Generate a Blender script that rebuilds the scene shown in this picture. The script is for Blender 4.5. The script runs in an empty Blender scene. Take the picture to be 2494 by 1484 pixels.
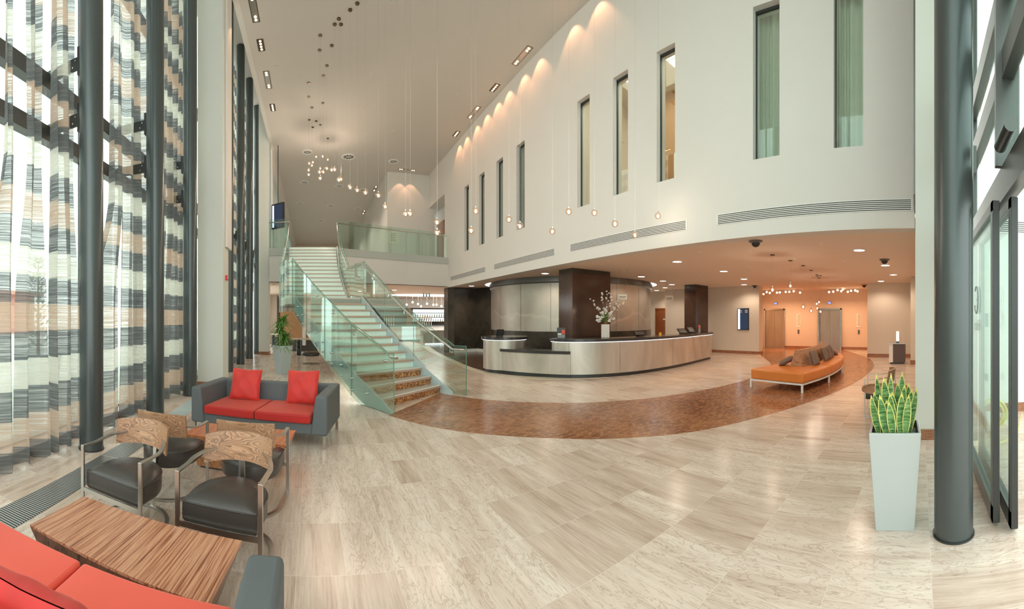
import bpy, math, random
from mathutils import Vector, Matrix

PI = math.pi
sc = bpy.context.scene
COL = sc.collection
random.seed(7)

# ------------------------------------------------------------------ camera, world, exposure
PXR = 940.0                      # pixels per radian of the cylindrical photograph
VX, HY, EYE = 763.5, 775.0, 1.65 # azimuth of +Y, horizon row, eye height
cam_d = bpy.data.cameras.new('camera')
cam = bpy.data.objects.new('camera', cam_d)
COL.objects.link(cam)
cam_d.type = 'PANO'
cam_d.panorama_type = 'CENTRAL_CYLINDRICAL'
cam_d.central_cylindrical_range_u_min = -1247.0 / PXR
cam_d.central_cylindrical_range_u_max = 1247.0 / PXR
cam_d.central_cylindrical_range_v_min = -(1484.0 - HY) / PXR
cam_d.central_cylindrical_range_v_max = HY / PXR
cam_d.central_cylindrical_radius = 1.0
cam.location = (0, 0, EYE)
cam.rotation_euler = (PI / 2, 0, -(1247.0 - VX) / PXR)
cam_d.clip_start = 0.02
sc.camera = cam

world = bpy.data.worlds.new('sky')
sc.world = world
world.use_nodes = True
bg = world.node_tree.nodes['Background']
bg.inputs[0].default_value = (0.93, 1.0, 0.97, 1)
bg.inputs[1].default_value = 2.9

sc.view_settings.view_transform = 'Standard'
sc.view_settings.look = 'None'
sc.view_settings.exposure = 0.27
sc.view_settings.gamma = 1.0
sc.view_settings.use_curve_mapping = False
cy = sc.cycles
cy.max_bounces = 8
cy.diffuse_bounces = 4
cy.glossy_bounces = 3
cy.transmission_bounces = 4
cy.transparent_max_bounces = 24
cy.caustics_reflective = False
cy.caustics_refractive = False
cy.sample_clamp_indirect = 4.0
cy.use_denoising = True
cy.use_adaptive_sampling = True
cy.adaptive_threshold = 0.03

def area_light(name, loc, sx, sy, power, color, rot=(0, 0, 0), spread=PI):
    l = bpy.data.lights.new(name, 'AREA')
    l.shape = 'RECTANGLE'; l.size = sx; l.size_y = sy
    l.energy = power; l.color = color; l.spread = spread
    o = bpy.data.objects.new(name, l); COL.objects.link(o)
    o.location = loc; o.rotation_euler = rot
    return o

def spot_light(name, loc, power, color, cone, blend=0.25, size=0.03, rot=(0, 0, 0), parent=None):
    l = bpy.data.lights.new(name, 'SPOT')
    l.energy = power; l.color = color; l.spot_size = cone; l.spot_blend = blend; l.shadow_soft_size = size
    o = bpy.data.objects.new(name, l); COL.objects.link(o)
    o.location = loc; o.rotation_euler = rot
    if parent: o.parent = parent
    return o

# ------------------------------------------------------------------ main dimensions
D = 6.31         # upper white wall plane (x)
SOF = 3.12       # low ceiling over reception
CZ = 9.57        # high ceiling
MZ = 4.53        # upper level floor
WT0 = 0.30       # thickness of the white wall
FX = -2.6        # row of facade columns
WARM = (1.0, 0.62, 0.36)
WARMW = (1.0, 0.80, 0.60)

# ------------------------------------------------------------------ materials
MATS = {}
class NB:
    """tiny node builder"""
    def __init__(s, name):
        s.m = bpy.data.materials.new(name); s.m.use_nodes = True
        s.t = s.m.node_tree; s.t.nodes.clear()
        s.out = s.t.nodes.new('ShaderNodeOutputMaterial')
    def n(s, typ, ins=None, **props):
        nd = s.t.nodes.new(typ)
        for k, v in props.items(): setattr(nd, k, v)
        for k, v in (ins or {}).items(): s.set(nd, k, v)
        return nd
    def set(s, nd, k, v):
        sock = nd.inputs[k]
        if isinstance(v, bpy.types.NodeSocket): s.t.links.new(v, sock)
        elif isinstance(v, bpy.types.Node): s.t.links.new(v.outputs[0], sock)
        else:
            if hasattr(sock, 'default_value'):
                if sock.type == 'RGBA' and len(v) == 3: v = (*v, 1)
                sock.default_value = v
    def coord(s, kind='Object', scale=(1, 1, 1), rot=(0, 0, 0), loc=(0, 0, 0)):
        if kind == 'World':
            g = s.n('ShaderNodeNewGeometry'); src = g.outputs['Position']
        else:
            g = s.n('ShaderNodeTexCoord'); src = g.outputs[kind]
        mp = s.n('ShaderNodeMapping', {'Vector': src, 'Scale': scale, 'Rotation': rot, 'Location': loc})
        return mp.outputs[0]
    def noise(s, vec, scale, detail=3, rough=0.5, dist=0.0):
        return s.n('ShaderNodeTexNoise', {'Vector': vec, 'Scale': scale, 'Detail': detail, 'Roughness': rough, 'Distortion': dist}).outputs[0]
    def ramp(s, fac, stops, interp='LINEAR'):
        r = s.n('ShaderNodeValToRGB', {'Fac': fac}); cr = r.color_ramp; cr.interpolation = interp
        while len(cr.elements) < len(stops): cr.elements.new(0.5)
        for e, (p, c) in zip(cr.elements, stops):
            e.position = p; e.color = (*c, 1) if len(c) == 3 else c
        return r.outputs[0]
    def mix(s, fac, a, b, mode='MIX'):
        m = s.n('ShaderNodeMix', data_type='RGBA', blend_type=mode)
        s.set(m, 0, fac); s.set(m, 6, a); s.set(m, 7, b)
        return m.outputs[2]
    def math(s, op, a, b=0.0, c=0.0):
        m = s.n('ShaderNodeMath', operation=op)
        s.set(m, 0, a); s.set(m, 1, b); s.set(m, 2, c)
        return m.outputs[0]
    def bump(s, h, strength=0.2, dist=0.01):
        return s.n('ShaderNodeBump', {'Height': h, 'Strength': strength, 'Distance': dist}).outputs[0]
    def principled(s, col, rough=0.5, metal=0.0, **kw):
        ins = {'Base Color': col, 'Roughness': rough, 'Metallic': metal}
        ins.update(kw)
        p = s.n('ShaderNodeBsdfPrincipled', ins)
        return p
    def done(s, shader, key=None):
        s.t.links.new(shader.outputs[0] if isinstance(shader, bpy.types.Node) else shader, s.out.inputs[0])
        return s.m

def plain(name, col, rough=0.5, metal=0.0, vary=0.06, scale=3.0, bump=0.0, bscale=60.0, **kw):
    b = NB(name); v = b.coord('Object')
    n = b.noise(v, scale, 3)
    c = b.mix(n, tuple(x * (1 - vary) for x in col), tuple(min(1, x * (1 + vary)) for x in col))
    ins = dict(kw)
    if bump > 0: ins['Normal'] = b.bump(b.noise(v, bscale, 2), bump, 0.004)
    return b.done(b.principled(c, rough, metal, **ins))

def emis(name, col, strength):
    b = NB(name)
    return b.done(b.n('ShaderNodeEmission', {'Color': col, 'Strength': strength}))

def glass(name, tint=(0.86, 0.95, 0.91), gl=0.10, facing=0.55, rough=0.02):
    b = NB(name)
    tr = b.n('ShaderNodeBsdfTransparent', {'Color': tint})
    g = b.n('ShaderNodeBsdfGlossy', {'Color': (0.9, 0.97, 0.95), 'Roughness': rough})
    lw = b.n('ShaderNodeLayerWeight', {'Blend': 0.35})
    f = b.math('MULTIPLY', lw.outputs['Fresnel'], facing)
    f = b.math('ADD', f, gl * 0.3)
    mx = b.n('ShaderNodeMixShader', {0: f, 1: tr, 2: g})
    return b.done(mx)

def frosted(name, col=(0.80, 0.93, 0.86), alpha=0.55):
    b = NB(name)
    tr = b.n('ShaderNodeBsdfTransparent', {'Color': (0.8, 0.93, 0.88)})
    p = b.principled(col, 0.15, 0.0)
    mx = b.n('ShaderNodeMixShader', {0: alpha, 1: tr, 2: p})
    return b.done(mx)

def m_stone():
    b = NB('travertine_floor'); v = b.coord('World')
    # tiles 0.9 m along Y, 0.45 m along X
    br = b.n('ShaderNodeTexBrick', {'Vector': b.coord('World', rot=(0, 0, PI / 2), loc=(0.56, 0.11, 0)), 'Scale': 1.0, 'Mortar Size': 0.0020,
             'Brick Width': 0.635, 'Row Height': 0.32, 'Color1': (0, 0, 0), 'Color2': (1, 1, 1), 'Mortar': (0, 0, 0), 'Bias': 0.0}, offset=0.0)
    tone = br.outputs['Color']; fac = br.outputs['Fac']
    off = b.n('ShaderNodeVectorMath', {0: tone, 1: (17.0, 9.0, 5.0)}, operation='MULTIPLY').outputs[0]
    vv = b.n('ShaderNodeVectorMath', {0: b.coord('World', scale=(5.0, 0.55, 1)), 1: off}, operation='ADD').outputs[0]
    n1 = b.noise(vv, 1.6, 5, 0.55, 0.6)
    vv2 = b.n('ShaderNodeVectorMath', {0: b.coord('World', scale=(7.5, 1.5, 1)), 1: off}, operation='ADD').outputs[0]
    n2 = b.noise(vv2, 1.5, 5, 0.6, 2.2)
    n3 = b.noise(b.coord('World', scale=(40, 1.5, 1)), 2.0, 3, 0.6)
    pale = b.ramp(n1, [(0.28, (0.64, 0.505, 0.415)), (0.48, (0.76, 0.635, 0.535)), (0.72, (0.86, 0.76, 0.665))])
    veins = b.ramp(n2, [(0.455, (1, 1, 1)), (0.49, (0.58, 0.49, 0.42)), (0.51, (0.95, 0.93, 0.91)), (0.60, (1, 1, 1)), (0.63, (0.84, 0.79, 0.74)), (0.66, (1, 1, 1))])
    pale = b.mix(0.8, pale, veins, 'MULTIPLY')
    band = b.ramp(b.math('ADD', b.math('MULTIPLY', n1, 0.6), b.math('MULTIPLY', n3, 0.4)), [(0.36, (0.44, 0.315, 0.235)), (0.5, (0.60, 0.465, 0.37)), (0.64, (0.74, 0.605, 0.50))])
    c = b.mix(b.ramp(tone, [(0.60, (0.12, 0.12, 0.12)), (0.78, (0.85, 0.85, 0.85))]), pale, band)
    c = b.mix(b.math('MULTIPLY', fac, 0.6), c, (0.80, 0.72, 0.62))
    return b.done(b.principled(c, 0.22, 0.0, **{'Specular IOR Level': 0.45}))

def m_mosaic(name, c1, c2, scale=1.0, rough=0.25, mortar=(0.10, 0.045, 0.02)):
    b = NB(name)
    v = b.coord('World')
    br = b.n('ShaderNodeTexBrick', {'Vector': v, 'Scale': 1.0, 'Mortar Size': 0.0025, 'Brick Width': 0.05 * scale, 'Row Height': 0.028 * scale,
             'Color1': (0.0, 0.0, 0.0), 'Color2': (1, 1, 1), 'Mortar': (0.3, 0.3, 0.3)})
    n = b.noise(v, 0.9, 3)
    c = b.mix(br.outputs['Color'], c1, c2)
    c = b.mix(b.ramp(n, [(0.35, (0, 0, 0)), (0.7, (0.35, 0.35, 0.35))]), c, tuple(min(1, x * 1.5) for x in c2))
    c = b.mix(b.math('MULTIPLY', br.outputs['Fac'], 0.6), c, mortar)
    return b.done(b.principled(c, rough))

def m_riser_mosaic():
    b = NB('stair_mosaic')
    v = b.coord('Object', scale=(1, 1, 1))
    vo = b.n('ShaderNodeTexVoronoi', {'Vector': v, 'Scale': 34.0, 'Randomness': 0.0}, distance='CHEBYCHEV')
    sep = b.n('ShaderNodeSeparateColor', {0: vo.outputs['Color']})
    c = b.ramp(sep.outputs[0], [(0.0, (0.10, 0.035, 0.012)), (0.45, (0.34, 0.13, 0.04)), (0.8, (0.55, 0.27, 0.10)), (1.0, (0.65, 0.38, 0.18))])
    return b.done(b.principled(c, 0.3))

def m_zebrano(name='zebrano', axis=(38, 0.6, 38), c1=(0.11, 0.035, 0.018), c2=(0.40, 0.150, 0.075), c3=(0.64, 0.34, 0.20)):
    b = NB(name)
    v = b.coord('Object', scale=axis)
    n = b.noise(v, 1.6, 5, 0.7, 0.15)
    n2 = b.noise(v, 5.0, 2, 0.5)
    c = b.ramp(b.math('ADD', b.math('MULTIPLY', n, 0.8), b.math('MULTIPLY', n2, 0.2)), [(0.36, c1), (0.46, c2), (0.54, c3), (0.62, c2)])
    return b.done(b.principled(c, 0.28))

def m_olive(name='olive_wood', scale=(1.0, 1.0, 1.6)):
    b = NB(name)
    v = b.coord('Object', scale=scale)
    n = b.noise(v, 3.4, 2, 0.4)
    f = b.noise(b.coord('Object', scale=(1.0, 1.0, 2.6)), 2.6, 2, 0.45, 1.2)
    w = b.math('FRACT', b.math('MULTIPLY', f, 26.0))
    fine = b.noise(b.coord('Object', scale=(6, 6, 60)), 3.0, 3, 0.6)
    w = b.math('ADD', w, b.math('MULTIPLY', b.math('SUBTRACT', fine, 0.5), 0.5))
    c = b.ramp(w, [(0.0, (0.06, 0.025, 0.014)), (0.22, (0.20, 0.088, 0.045)), (0.5, (0.38, 0.185, 0.095)), (1.0, (0.55, 0.32, 0.19))])
    c = b.mix(b.math('MULTIPLY', n, 0.5), c, (0.55, 0.33, 0.19))
    return b.done(b.principled(c, 0.3))

def m_darkstone():
    b = NB('bronze_column_panel')
    v = b.coord('Object')
    n = b.noise(v, 1.2, 4, 0.6, 0.4)
    c = b.ramp(n, [(0.3, (0.055, 0.030, 0.022)), (0.7, (0.10, 0.058, 0.042))])
    return b.done(b.principled(c, 0.16, 0.15))

def m_brushed(name, c1, c2, rough=0.38, metal=0.75, scale=(1, 1, 0.35), nscale=1.1):
    b = NB(name)
    v = b.coord('Object', scale=scale)
    n = b.noise(v, nscale, 5, 0.6, 1.0)
    c = b.ramp(n, [(0.3, c1), (0.7, c2)])
    return b.done(b.principled(c, rough, metal))

def m_drum():
    b = NB('etched_metal_panel')
    v = b.coord('Object')
    n = b.noise(v, 0.55, 5, 0.6, 0.6)
    c = b.ramp(n, [(0.32, (0.36, 0.325, 0.28)), (0.68, (0.56, 0.52, 0.455))])
    sep = b.n('ShaderNodeSeparateXYZ', {0: v})
    wav = b.noise(b.coord('Object', scale=(0.55, 0.55, 0.0)), 1.1, 3, 0.5)
    hgt = b.math('ADD', b.math('MULTIPLY', wav, 1.9), 0.75)
    d = b.math('ABSOLUTE', b.math('SUBTRACT', sep.outputs[2], hgt))
    line = b.ramp(d, [(0.03, (1, 1, 1)), (0.07, (0, 0, 0))])
    c = b.mix(b.math('MULTIPLY', line, 0.55), c, (0.62, 0.56, 0.49))
    below = b.math('LESS_THAN', sep.outputs[2], hgt)
    c = b.mix(b.math('MULTIPLY', below, 0.18), c, (0.60, 0.53, 0.45))
    return b.done(b.principled(c, 0.40, 0.65))

def m_curtain():
    b = NB('striped_sheer')
    g = b.n('ShaderNodeNewGeometry'); sep = b.n('ShaderNodeSeparateXYZ', {0: g.outputs['Position']})
    z = sep.outputs[2]
    ph = b.math('FRACT', b.math('DIVIDE', b.math('ADD', z, 0.10), 1.28))
    c = b.ramp(ph, [(0.0, (0.155, 0.165, 0.170)), (0.25, (0.66, 0.50, 0.385)), (0.5, (0.165, 0.175, 0.180)), (0.75, (0.80, 0.79, 0.70))], 'CONSTANT')
    thr = b.noise(b.coord('World', scale=(0.6, 0.6, 55)), 2.0, 2, 0.6)
    c = b.mix(b.ramp(thr, [(0.45, (0, 0, 0)), (0.68, (0.30, 0.30, 0.30))]), c, (0.85, 0.84, 0.78))
    alpha = b.ramp(thr, [(0.40, (0.93, 0.93, 0.93)), (0.64, (0.66, 0.66, 0.66))])
    df = b.n('ShaderNodeBsdfDiffuse', {'Color': c})
    tl = b.n('ShaderNodeBsdfTranslucent', {'Color': c})
    a = b.n('ShaderNodeMixShader', {0: 0.45, 1: df, 2: tl})
    tr = b.n('ShaderNodeBsdfTransparent', {'Color': (1, 1, 1)})
    mx = b.n('ShaderNodeMixShader', {0: alpha, 1: tr, 2: a})
    return b.done(mx)

def m_snake():
    b = NB('snake_leaf')
    u = b.n('ShaderNodeAttribute', attribute_name='edge')
    v = b.coord('Object', scale=(1, 1, 1))
    n = b.noise(b.coord('Object', scale=(3, 3, 28)), 2.2, 4, 0.7, 0.8)
    c = b.ramp(n, [(0.40, (0.035, 0.13, 0.035)), (0.52, (0.16, 0.34, 0.10)), (0.66, (0.38, 0.55, 0.26))])
    e = b.ramp(u.outputs['Fac'], [(0.80, (0, 0, 0)), (0.86, (1, 1, 1))])
    c = b.mix(e, c, (0.82, 0.78, 0.24))
    return b.done(b.principled(c, 0.35))

def m_slats(name, dark, light, axis=1, period=0.03, duty=0.5, metal=0.6, rough=0.35):
    b = NB(name)
    g = b.n('ShaderNodeNewGeometry'); sep = b.n('ShaderNodeSeparateXYZ', {0: g.outputs['Position']})
    ph = b.math('FRACT', b.math('DIVIDE', sep.outputs[axis], period))
    c = b.mix(b.math('LESS_THAN', ph, duty), light, dark)
    return b.done(b.principled(c, rough, metal))

M = {}
M['wall'] = plain('white_plaster', (0.765, 0.74, 0.705), 0.75, vary=0.015)
M['ceil'] = plain('ceiling_paint', (0.67, 0.635, 0.59), 0.8, vary=0.015)
M['soffit'] = plain('soffit_paint', (0.86, 0.715, 0.60), 0.8, vary=0.015)
M['cream'] = plain('cream_wall_paint', (0.76, 0.68, 0.58), 0.7, vary=0.02)
M['peach'] = plain('lift_wall_paint', (0.80, 0.63, 0.50), 0.7, vary=0.02)
M['pillar'] = plain('pillar_paint', (0.76, 0.76, 0.70), 0.55, vary=0.015)
M['stone'] = m_stone()
M['mosaic'] = m_mosaic('brown_mosaic_floor', (0.17, 0.058, 0.024), (0.48, 0.215, 0.10), 1.5, 0.2)
M['darkmosaic'] = m_mosaic('dark_mosaic_floor', (0.085, 0.05, 0.035), (0.17, 0.105, 0.07), 1.0, 0.2, (0.05, 0.03, 0.02))
M['creammosaic'] = m_mosaic('cream_mosaic_floor', (0.62, 0.53, 0.40), (0.80, 0.72, 0.58), 0.6, 0.35, (0.5, 0.44, 0.36))
M['risermosaic'] = m_riser_mosaic()
M['steelcol'] = plain('grey_painted_steel', (0.085, 0.10, 0.10), 0.28, 0.35, vary=0.08, scale=1.5)
M['darkframe'] = plain('dark_frame_metal', (0.055, 0.058, 0.058), 0.35, 0.4)
M['frame'] = plain('grey_frame_metal', (0.16, 0.16, 0.155), 0.35, 0.6)
M['chrome'] = plain('polished_steel', (0.62, 0.60, 0.57), 0.2, 1.0, vary=0.03)
M['satin'] = plain('satin_steel', (0.60, 0.55, 0.50), 0.3, 1.0, vary=0.04)
M['glass'] = glass('clear_glass')
M['paneglass'] = glass('window_glass', (0.93, 0.97, 0.95), 0.05, 0.35)
M['doorglass'] = glass('door_glass', (0.88, 0.95, 0.93), 0.08, 0.35)
M['stairglass'] = glass('stair_glass', (0.90, 0.975, 0.94), 0.12, 0.38)
M['balglass'] = glass('balustrade_glass', (0.84, 0.945, 0.90), 0.15, 0.36)
M['glassedge'] = plain('glass_edge', (0.10, 0.28, 0.20), 0.15)
M['frosted'] = plain('frosted_riser', (0.72, 0.89, 0.79), 0.18, vary=0.03)
M['tread'] = plain('stone_tread', (0.58, 0.56, 0.50), 0.25, vary=0.08, scale=8)
M['nosing'] = plain('tread_edge', (0.52, 0.36, 0.27), 0.3, vary=0.1)
M['stringer'] = plain('stringer_paint', (0.52, 0.62, 0.63), 0.3, vary=0.03)
M['wood'] = m_zebrano()
M['woodred'] = m_zebrano('zebrano_red', (34, 0.7, 34), (0.26, 0.055, 0.02), (0.54, 0.15, 0.055), (0.68, 0.25, 0.11))
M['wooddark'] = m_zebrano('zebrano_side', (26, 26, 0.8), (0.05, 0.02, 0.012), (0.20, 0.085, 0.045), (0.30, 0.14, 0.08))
M['olive'] = m_olive()
M['walnut'] = m_zebrano('walnut', (3, 3, 16), (0.20, 0.085, 0.04), (0.38, 0.19, 0.10), (0.50, 0.28, 0.16))
M['skirt'] = m_zebrano('skirting_wood', (3, 3, 20), (0.16, 0.06, 0.03), (0.34, 0.15, 0.08), (0.42, 0.20, 0.11))
M['doorwood'] = plain('door_veneer', (0.30, 0.10, 0.035), 0.35, vary=0.15)
M['leather'] = plain('black_leather', (0.052, 0.043, 0.037), 0.27, vary=0.1, bump=0.25, bscale=220)
M['orange'] = plain('orange_leather', (0.74, 0.23, 0.045), 0.33, vary=0.08, bump=0.15, bscale=150)
M['grey_fabric'] = plain('charcoal_fabric', (0.115, 0.13, 0.135), 0.7, vary=0.1, bump=0.3, bscale=300)
M['red'] = plain('red_seat_velvet', (0.47, 0.012, 0.010), 0.6, vary=0.12, scale=5, **{'Sheen Weight': 0.5, 'Sheen Tint': (1, 0.35, 0.25, 1)})
M['red2'] = plain('coral_seat_fabric', (0.83, 0.105, 0.065), 0.65, vary=0.05, scale=3, **{'Sheen Weight': 0.4, 'Sheen Tint': (1, 0.5, 0.4, 1)})
M['pillow'] = plain('red_pillow_velvet', (0.64, 0.030, 0.022), 0.6, vary=0.25, scale=7, **{'Sheen Weight': 0.6, 'Sheen Tint': (1, 0.4, 0.3, 1)})
M['pillowdark'] = plain('dark_red_pillow_velvet', (0.50, 0.014, 0.010), 0.6, vary=0.3, scale=7, **{'Sheen Weight': 0.3, 'Sheen Tint': (1, 0.4, 0.3, 1)})
M['brownpillow'] = plain('brown_cushion', (0.20, 0.135, 0.105), 0.8, vary=0.1, bump=0.3, bscale=250)
M['planter'] = plain('planter_paint', (0.50, 0.55, 0.55), 0.3, 0.2, vary=0.02)
M['planterin'] = plain('planter_inside', (0.13, 0.09, 0.075), 0.6)
M['pebble'] = plain('grey_pebble', (0.13, 0.145, 0.14), 0.5, vary=0.25, scale=9)
M['soil'] = plain('soil', (0.05, 0.035, 0.025), 0.9)
M['snake'] = m_snake()
M['leaf'] = plain('green_leaf', (0.17, 0.36, 0.08), 0.45, vary=0.4, scale=6)
M['leaf2'] = plain('pale_tree_leaf', (0.45, 0.55, 0.36), 0.8, vary=0.2)
M['darkstone'] = m_darkstone()
M['darkwall'] = m_brushed('dark_wall_panel', (0.030, 0.026, 0.020), (0.085, 0.070, 0.052), 0.25, 0.2, (1, 1, 1), 0.9)
M['drum'] = m_drum()
M['desk'] = m_brushed('desk_metal', (0.44, 0.40, 0.345), (0.68, 0.63, 0.56), 0.36, 0.55)
M['counter'] = plain('dark_counter', (0.055, 0.052, 0.050), 0.15, 0.1)
M['liftsteel'] = m_brushed('lift_door_steel', (0.42, 0.37, 0.31), (0.56, 0.50, 0.43), 0.32, 0.85, (1, 1, 0.3))
M['curtain'] = m_curtain()
M['drape'] = plain('pale_drape', (0.62, 0.66, 0.55), 0.7, vary=0.08)
M['white'] = plain('white_metal', (0.85, 0.85, 0.83), 0.45, vary=0.01)
M['black'] = plain('black_plastic', (0.02, 0.02, 0.022), 0.3)
M['slotdark'] = plain('slot_dark', (0.035, 0.033, 0.025), 0.6)
M['grillew'] = m_slats('trench_grille', (0.03, 0.03, 0.03), (0.55, 0.56, 0.55), 1, 0.028, 0.5)
M['redplastic'] = plain('red_plastic', (0.75, 0.03, 0.03), 0.35)
M['lampE'] = emis('halogen_lamp', (1.0, 0.66, 0.36), 4.5)
M['discE'] = emis('downlight_lens', (1.0, 0.93, 0.82), 7.0)
M['coveE'] = emis('cove_light', (0.93, 0.97, 1.0), 3.0)
M['ledE'] = emis('led_strip', (0.95, 0.97, 1.0), 1.4)
M['bulbE'] = emis('pendant_filament', (1.0, 0.72, 0.45), 7.0)
M['panelE'] = emis('office_ceiling_panel', (1.0, 0.95, 0.78), 2.6)
M['shadeE'] = emis('lamp_tube', (1.0, 0.88, 0.60), 2.2)
M['screenE'] = emis('screen_dark', (0.035, 0.045, 0.075), 1.0)
M['screenW'] = emis('screen_white', (0.85, 0.90, 1.0), 1.2)
M['blueE'] = emis('lift_indicator', (0.25, 0.30, 1.0), 1.5)
M['shelfE'] = emis('back_bar_light', (0.85, 0.95, 0.92), 1.1)
M['canopy'] = plain('bronze_canopy', (0.13, 0.10, 0.075), 0.35, 0.8)
M['paving'] = plain('outside_paving', (0.62, 0.62, 0.58), 0.8)
M['brick'] = plain('red_building', (0.62, 0.30, 0.25), 0.8)
M['sign'] = plain('sign_white', (0.85, 0.80, 0.70), 0.5)
M['ink'] = plain('sign_ink', (0.40, 0.34, 0.28), 0.6)
M['yellow'] = plain('yellow_plastic', (0.85, 0.60, 0.05), 0.5)
M['cable'] = plain('yellow_cable', (0.85, 0.80, 0.30), 0.5)
M['petal'] = plain('white_petal', (0.86, 0.83, 0.78), 0.6, vary=0.03)
M['twig'] = plain('brown_twig', (0.30, 0.15, 0.08), 0.7)
M['vase'] = plain('mottled_vase', (0.66, 0.60, 0.54), 0.35, vary=0.35, scale=30)
M['tan'] = plain('tan_partition', (0.50, 0.27, 0.12), 0.5, vary=0.1)
M['carpet'] = plain('cafe_rug', (0.40, 0.38, 0.36), 0.9, vary=0.5, scale=5)
M['tableWhite'] = plain('pale_table_top', (0.72, 0.64, 0.52), 0.4)
M['cabinet'] = plain('dark_cabinet', (0.115, 0.075, 0.065), 0.4)
M['balloon'] = None
def m_bulbglass():
    b = NB('pendant_glass')
    tr = b.n('ShaderNodeBsdfTransparent', {'Color': (1.0, 0.90, 0.82)})
    g = b.n('ShaderNodeBsdfGlossy', {'Color': (1.0, 0.85, 0.75), 'Roughness': 0.05})
    lw = b.n('ShaderNodeLayerWeight', {'Blend': 0.5})
    f = b.math('ADD', b.math('MULTIPLY', lw.outputs['Facing'], 0.75), 0.12)
    return b.done(b.n('ShaderNodeMixShader', {0: f, 1: tr, 2: g}))
M['bulbglass'] = m_bulbglass()

# ------------------------------------------------------------------ mesh builder
class MB:
    def __init__(s): s.v = []; s.f = []; s.e = None
    def add(s, vs, fs):
        n = len(s.v); s.v += [tuple(p) for p in vs]; s.f += [tuple(i + n for i in f) for f in fs]; return s
    def box(s, x0, x1, y0, y1, z0, z1):
        vs = [(x0, y0, z0), (x1, y0, z0), (x1, y1, z0), (x0, y1, z0), (x0, y0, z1), (x1, y0, z1), (x1, y1, z1), (x0, y1, z1)]
        return s.add(vs, [(0, 3, 2, 1), (4, 5, 6, 7), (0, 1, 5, 4), (1, 2, 6, 5), (2, 3, 7, 6), (3, 0, 4, 7)])
    def hull8(s, lo, hi):
        return s.add(list(lo) + list(hi), [(0, 3, 2, 1), (4, 5, 6, 7), (0, 1, 5, 4), (1, 2, 6, 5), (2, 3, 7, 6), (3, 0, 4, 7)])
    def taper(s, x0, x1, y0, y1, z0, z1, dx=0, dy=0):
        lo = [(x0, y0, z0), (x1, y0, z0), (x1, y1, z0), (x0, y1, z0)]
        hi = [(x0 - dx, y0 - dy, z1), (x1 + dx, y0 - dy, z1), (x1 + dx, y1 + dy, z1), (x0 - dx, y1 + dy, z1)]
        return s.hull8(lo, hi)
    def prism(s, poly, z0, z1):
        n = len(poly)
        a = sum(poly[i][0] * poly[(i + 1) % n][1] - poly[(i + 1) % n][0] * poly[i][1] for i in range(n))
        if a < 0: poly = poly[::-1]
        vs = [(x, y, z0) for x, y in poly] + [(x, y, z1) for x, y in poly]
        fs = [tuple(range(n - 1, -1, -1)), tuple(range(n, 2 * n))] + [(i, (i + 1) % n, n + (i + 1) % n, n + i) for i in range(n)]
        return s.add(vs, fs)
    def tube(s, pts, r, n=8, caps=True, rz=None):
        pts = [Vector(p) for p in pts]; m = len(pts)
        rs = r if isinstance(r, (list, tuple)) else [r] * m
        rings = []; up = Vector((0, 0, 1)); prev = None
        for i, p in enumerate(pts):
            t = (pts[min(i + 1, m - 1)] - pts[max(i - 1, 0)]).normalized()
            if prev is None:
                a = up if abs(t.z) < 0.95 else Vector((1, 0, 0))
                x = t.cross(a).normalized()
            else:
                x = (prev - t * prev.dot(t)).normalized()
            prev = x; y = t.cross(x)
            rings.append([p + (x * math.cos(2 * PI * k / n) + y * math.sin(2 * PI * k / n)) * rs[i] for k in range(n)])
        vs = [q for ring in rings for q in ring]
        fs = [(i * n + k, i * n + (k + 1) % n, (i + 1) * n + (k + 1) % n, (i + 1) * n + k) for i in range(m - 1) for k in range(n)]
        if caps: fs += [tuple(range(n - 1, -1, -1)), tuple((m - 1) * n + k for k in range(n))]
        return s.add(vs, fs)
    def bar(s, pts, w, h, up=(0, 0, 1)):
        """rectangular section swept along pts; w across (horizontal), h along up"""
        pts = [Vector(p) for p in pts]; m = len(pts); up = Vector(up); vs = []
        for i, p in enumerate(pts):
            t = (pts[min(i + 1, m - 1)] - pts[max(i - 1, 0)]).normalized()
            x = t.cross(up)
            x = x.normalized() if x.length > 1e-4 else Vector((1, 0, 0))
            y = x.cross(t).normalized()
            for a, b in ((-1, -1), (1, -1), (1, 1), (-1, 1)):
                vs.append(p + x * (w / 2 * a) + y * (h / 2 * b))
        fs = [(i * 4 + k, i * 4 + (k + 1) % 4, (i + 1) * 4 + (k + 1) % 4, (i + 1) * 4 + k) for i in range(m - 1) for k in range(4)]
        fs += [(3, 2, 1, 0), tuple((m - 1) * 4 + k for k in range(4))]
        return s.add(vs, fs)
    def lathe(s, prof, n=24, c=(0, 0, 0), a0=0, a1=2 * PI):
        full = abs(a1 - a0 - 2 * PI) < 1e-6; k = n if full else n + 1; m = len(prof)
        vs = [(c[0] + r * math.cos(a0 + (a1 - a0) * j / n), c[1] + r * math.sin(a0 + (a1 - a0) * j / n), c[2] + z) for r, z in prof for j in range(k)]
        fs = [(i * k + j, i * k + (j + 1) % k, (i + 1) * k + (j + 1) % k, (i + 1) * k + j) for i in range(m - 1) for j in range(n)]
        return s.add(vs, fs)
    def ball(s, c, r, n=14, m=9, sz=1.0):
        prof = [(max(1e-4, r * math.sin(PI * i / m)), -r * sz * math.cos(PI * i / m)) for i in range(m + 1)]
        return s.lathe(prof, n, c)
    def grid(s, fn, nu, nv, closed_u=False):
        vs = [fn(i / nu, j / nv) for j in range(nv + 1) for i in range(nu + 1)]
        fs = [(j * (nu + 1) + i, j * (nu + 1) + i + 1, (j + 1) * (nu + 1) + i + 1, (j + 1) * (nu + 1) + i) for j in range(nv) for i in range(nu)]
        return s.add(vs, fs)
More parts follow.
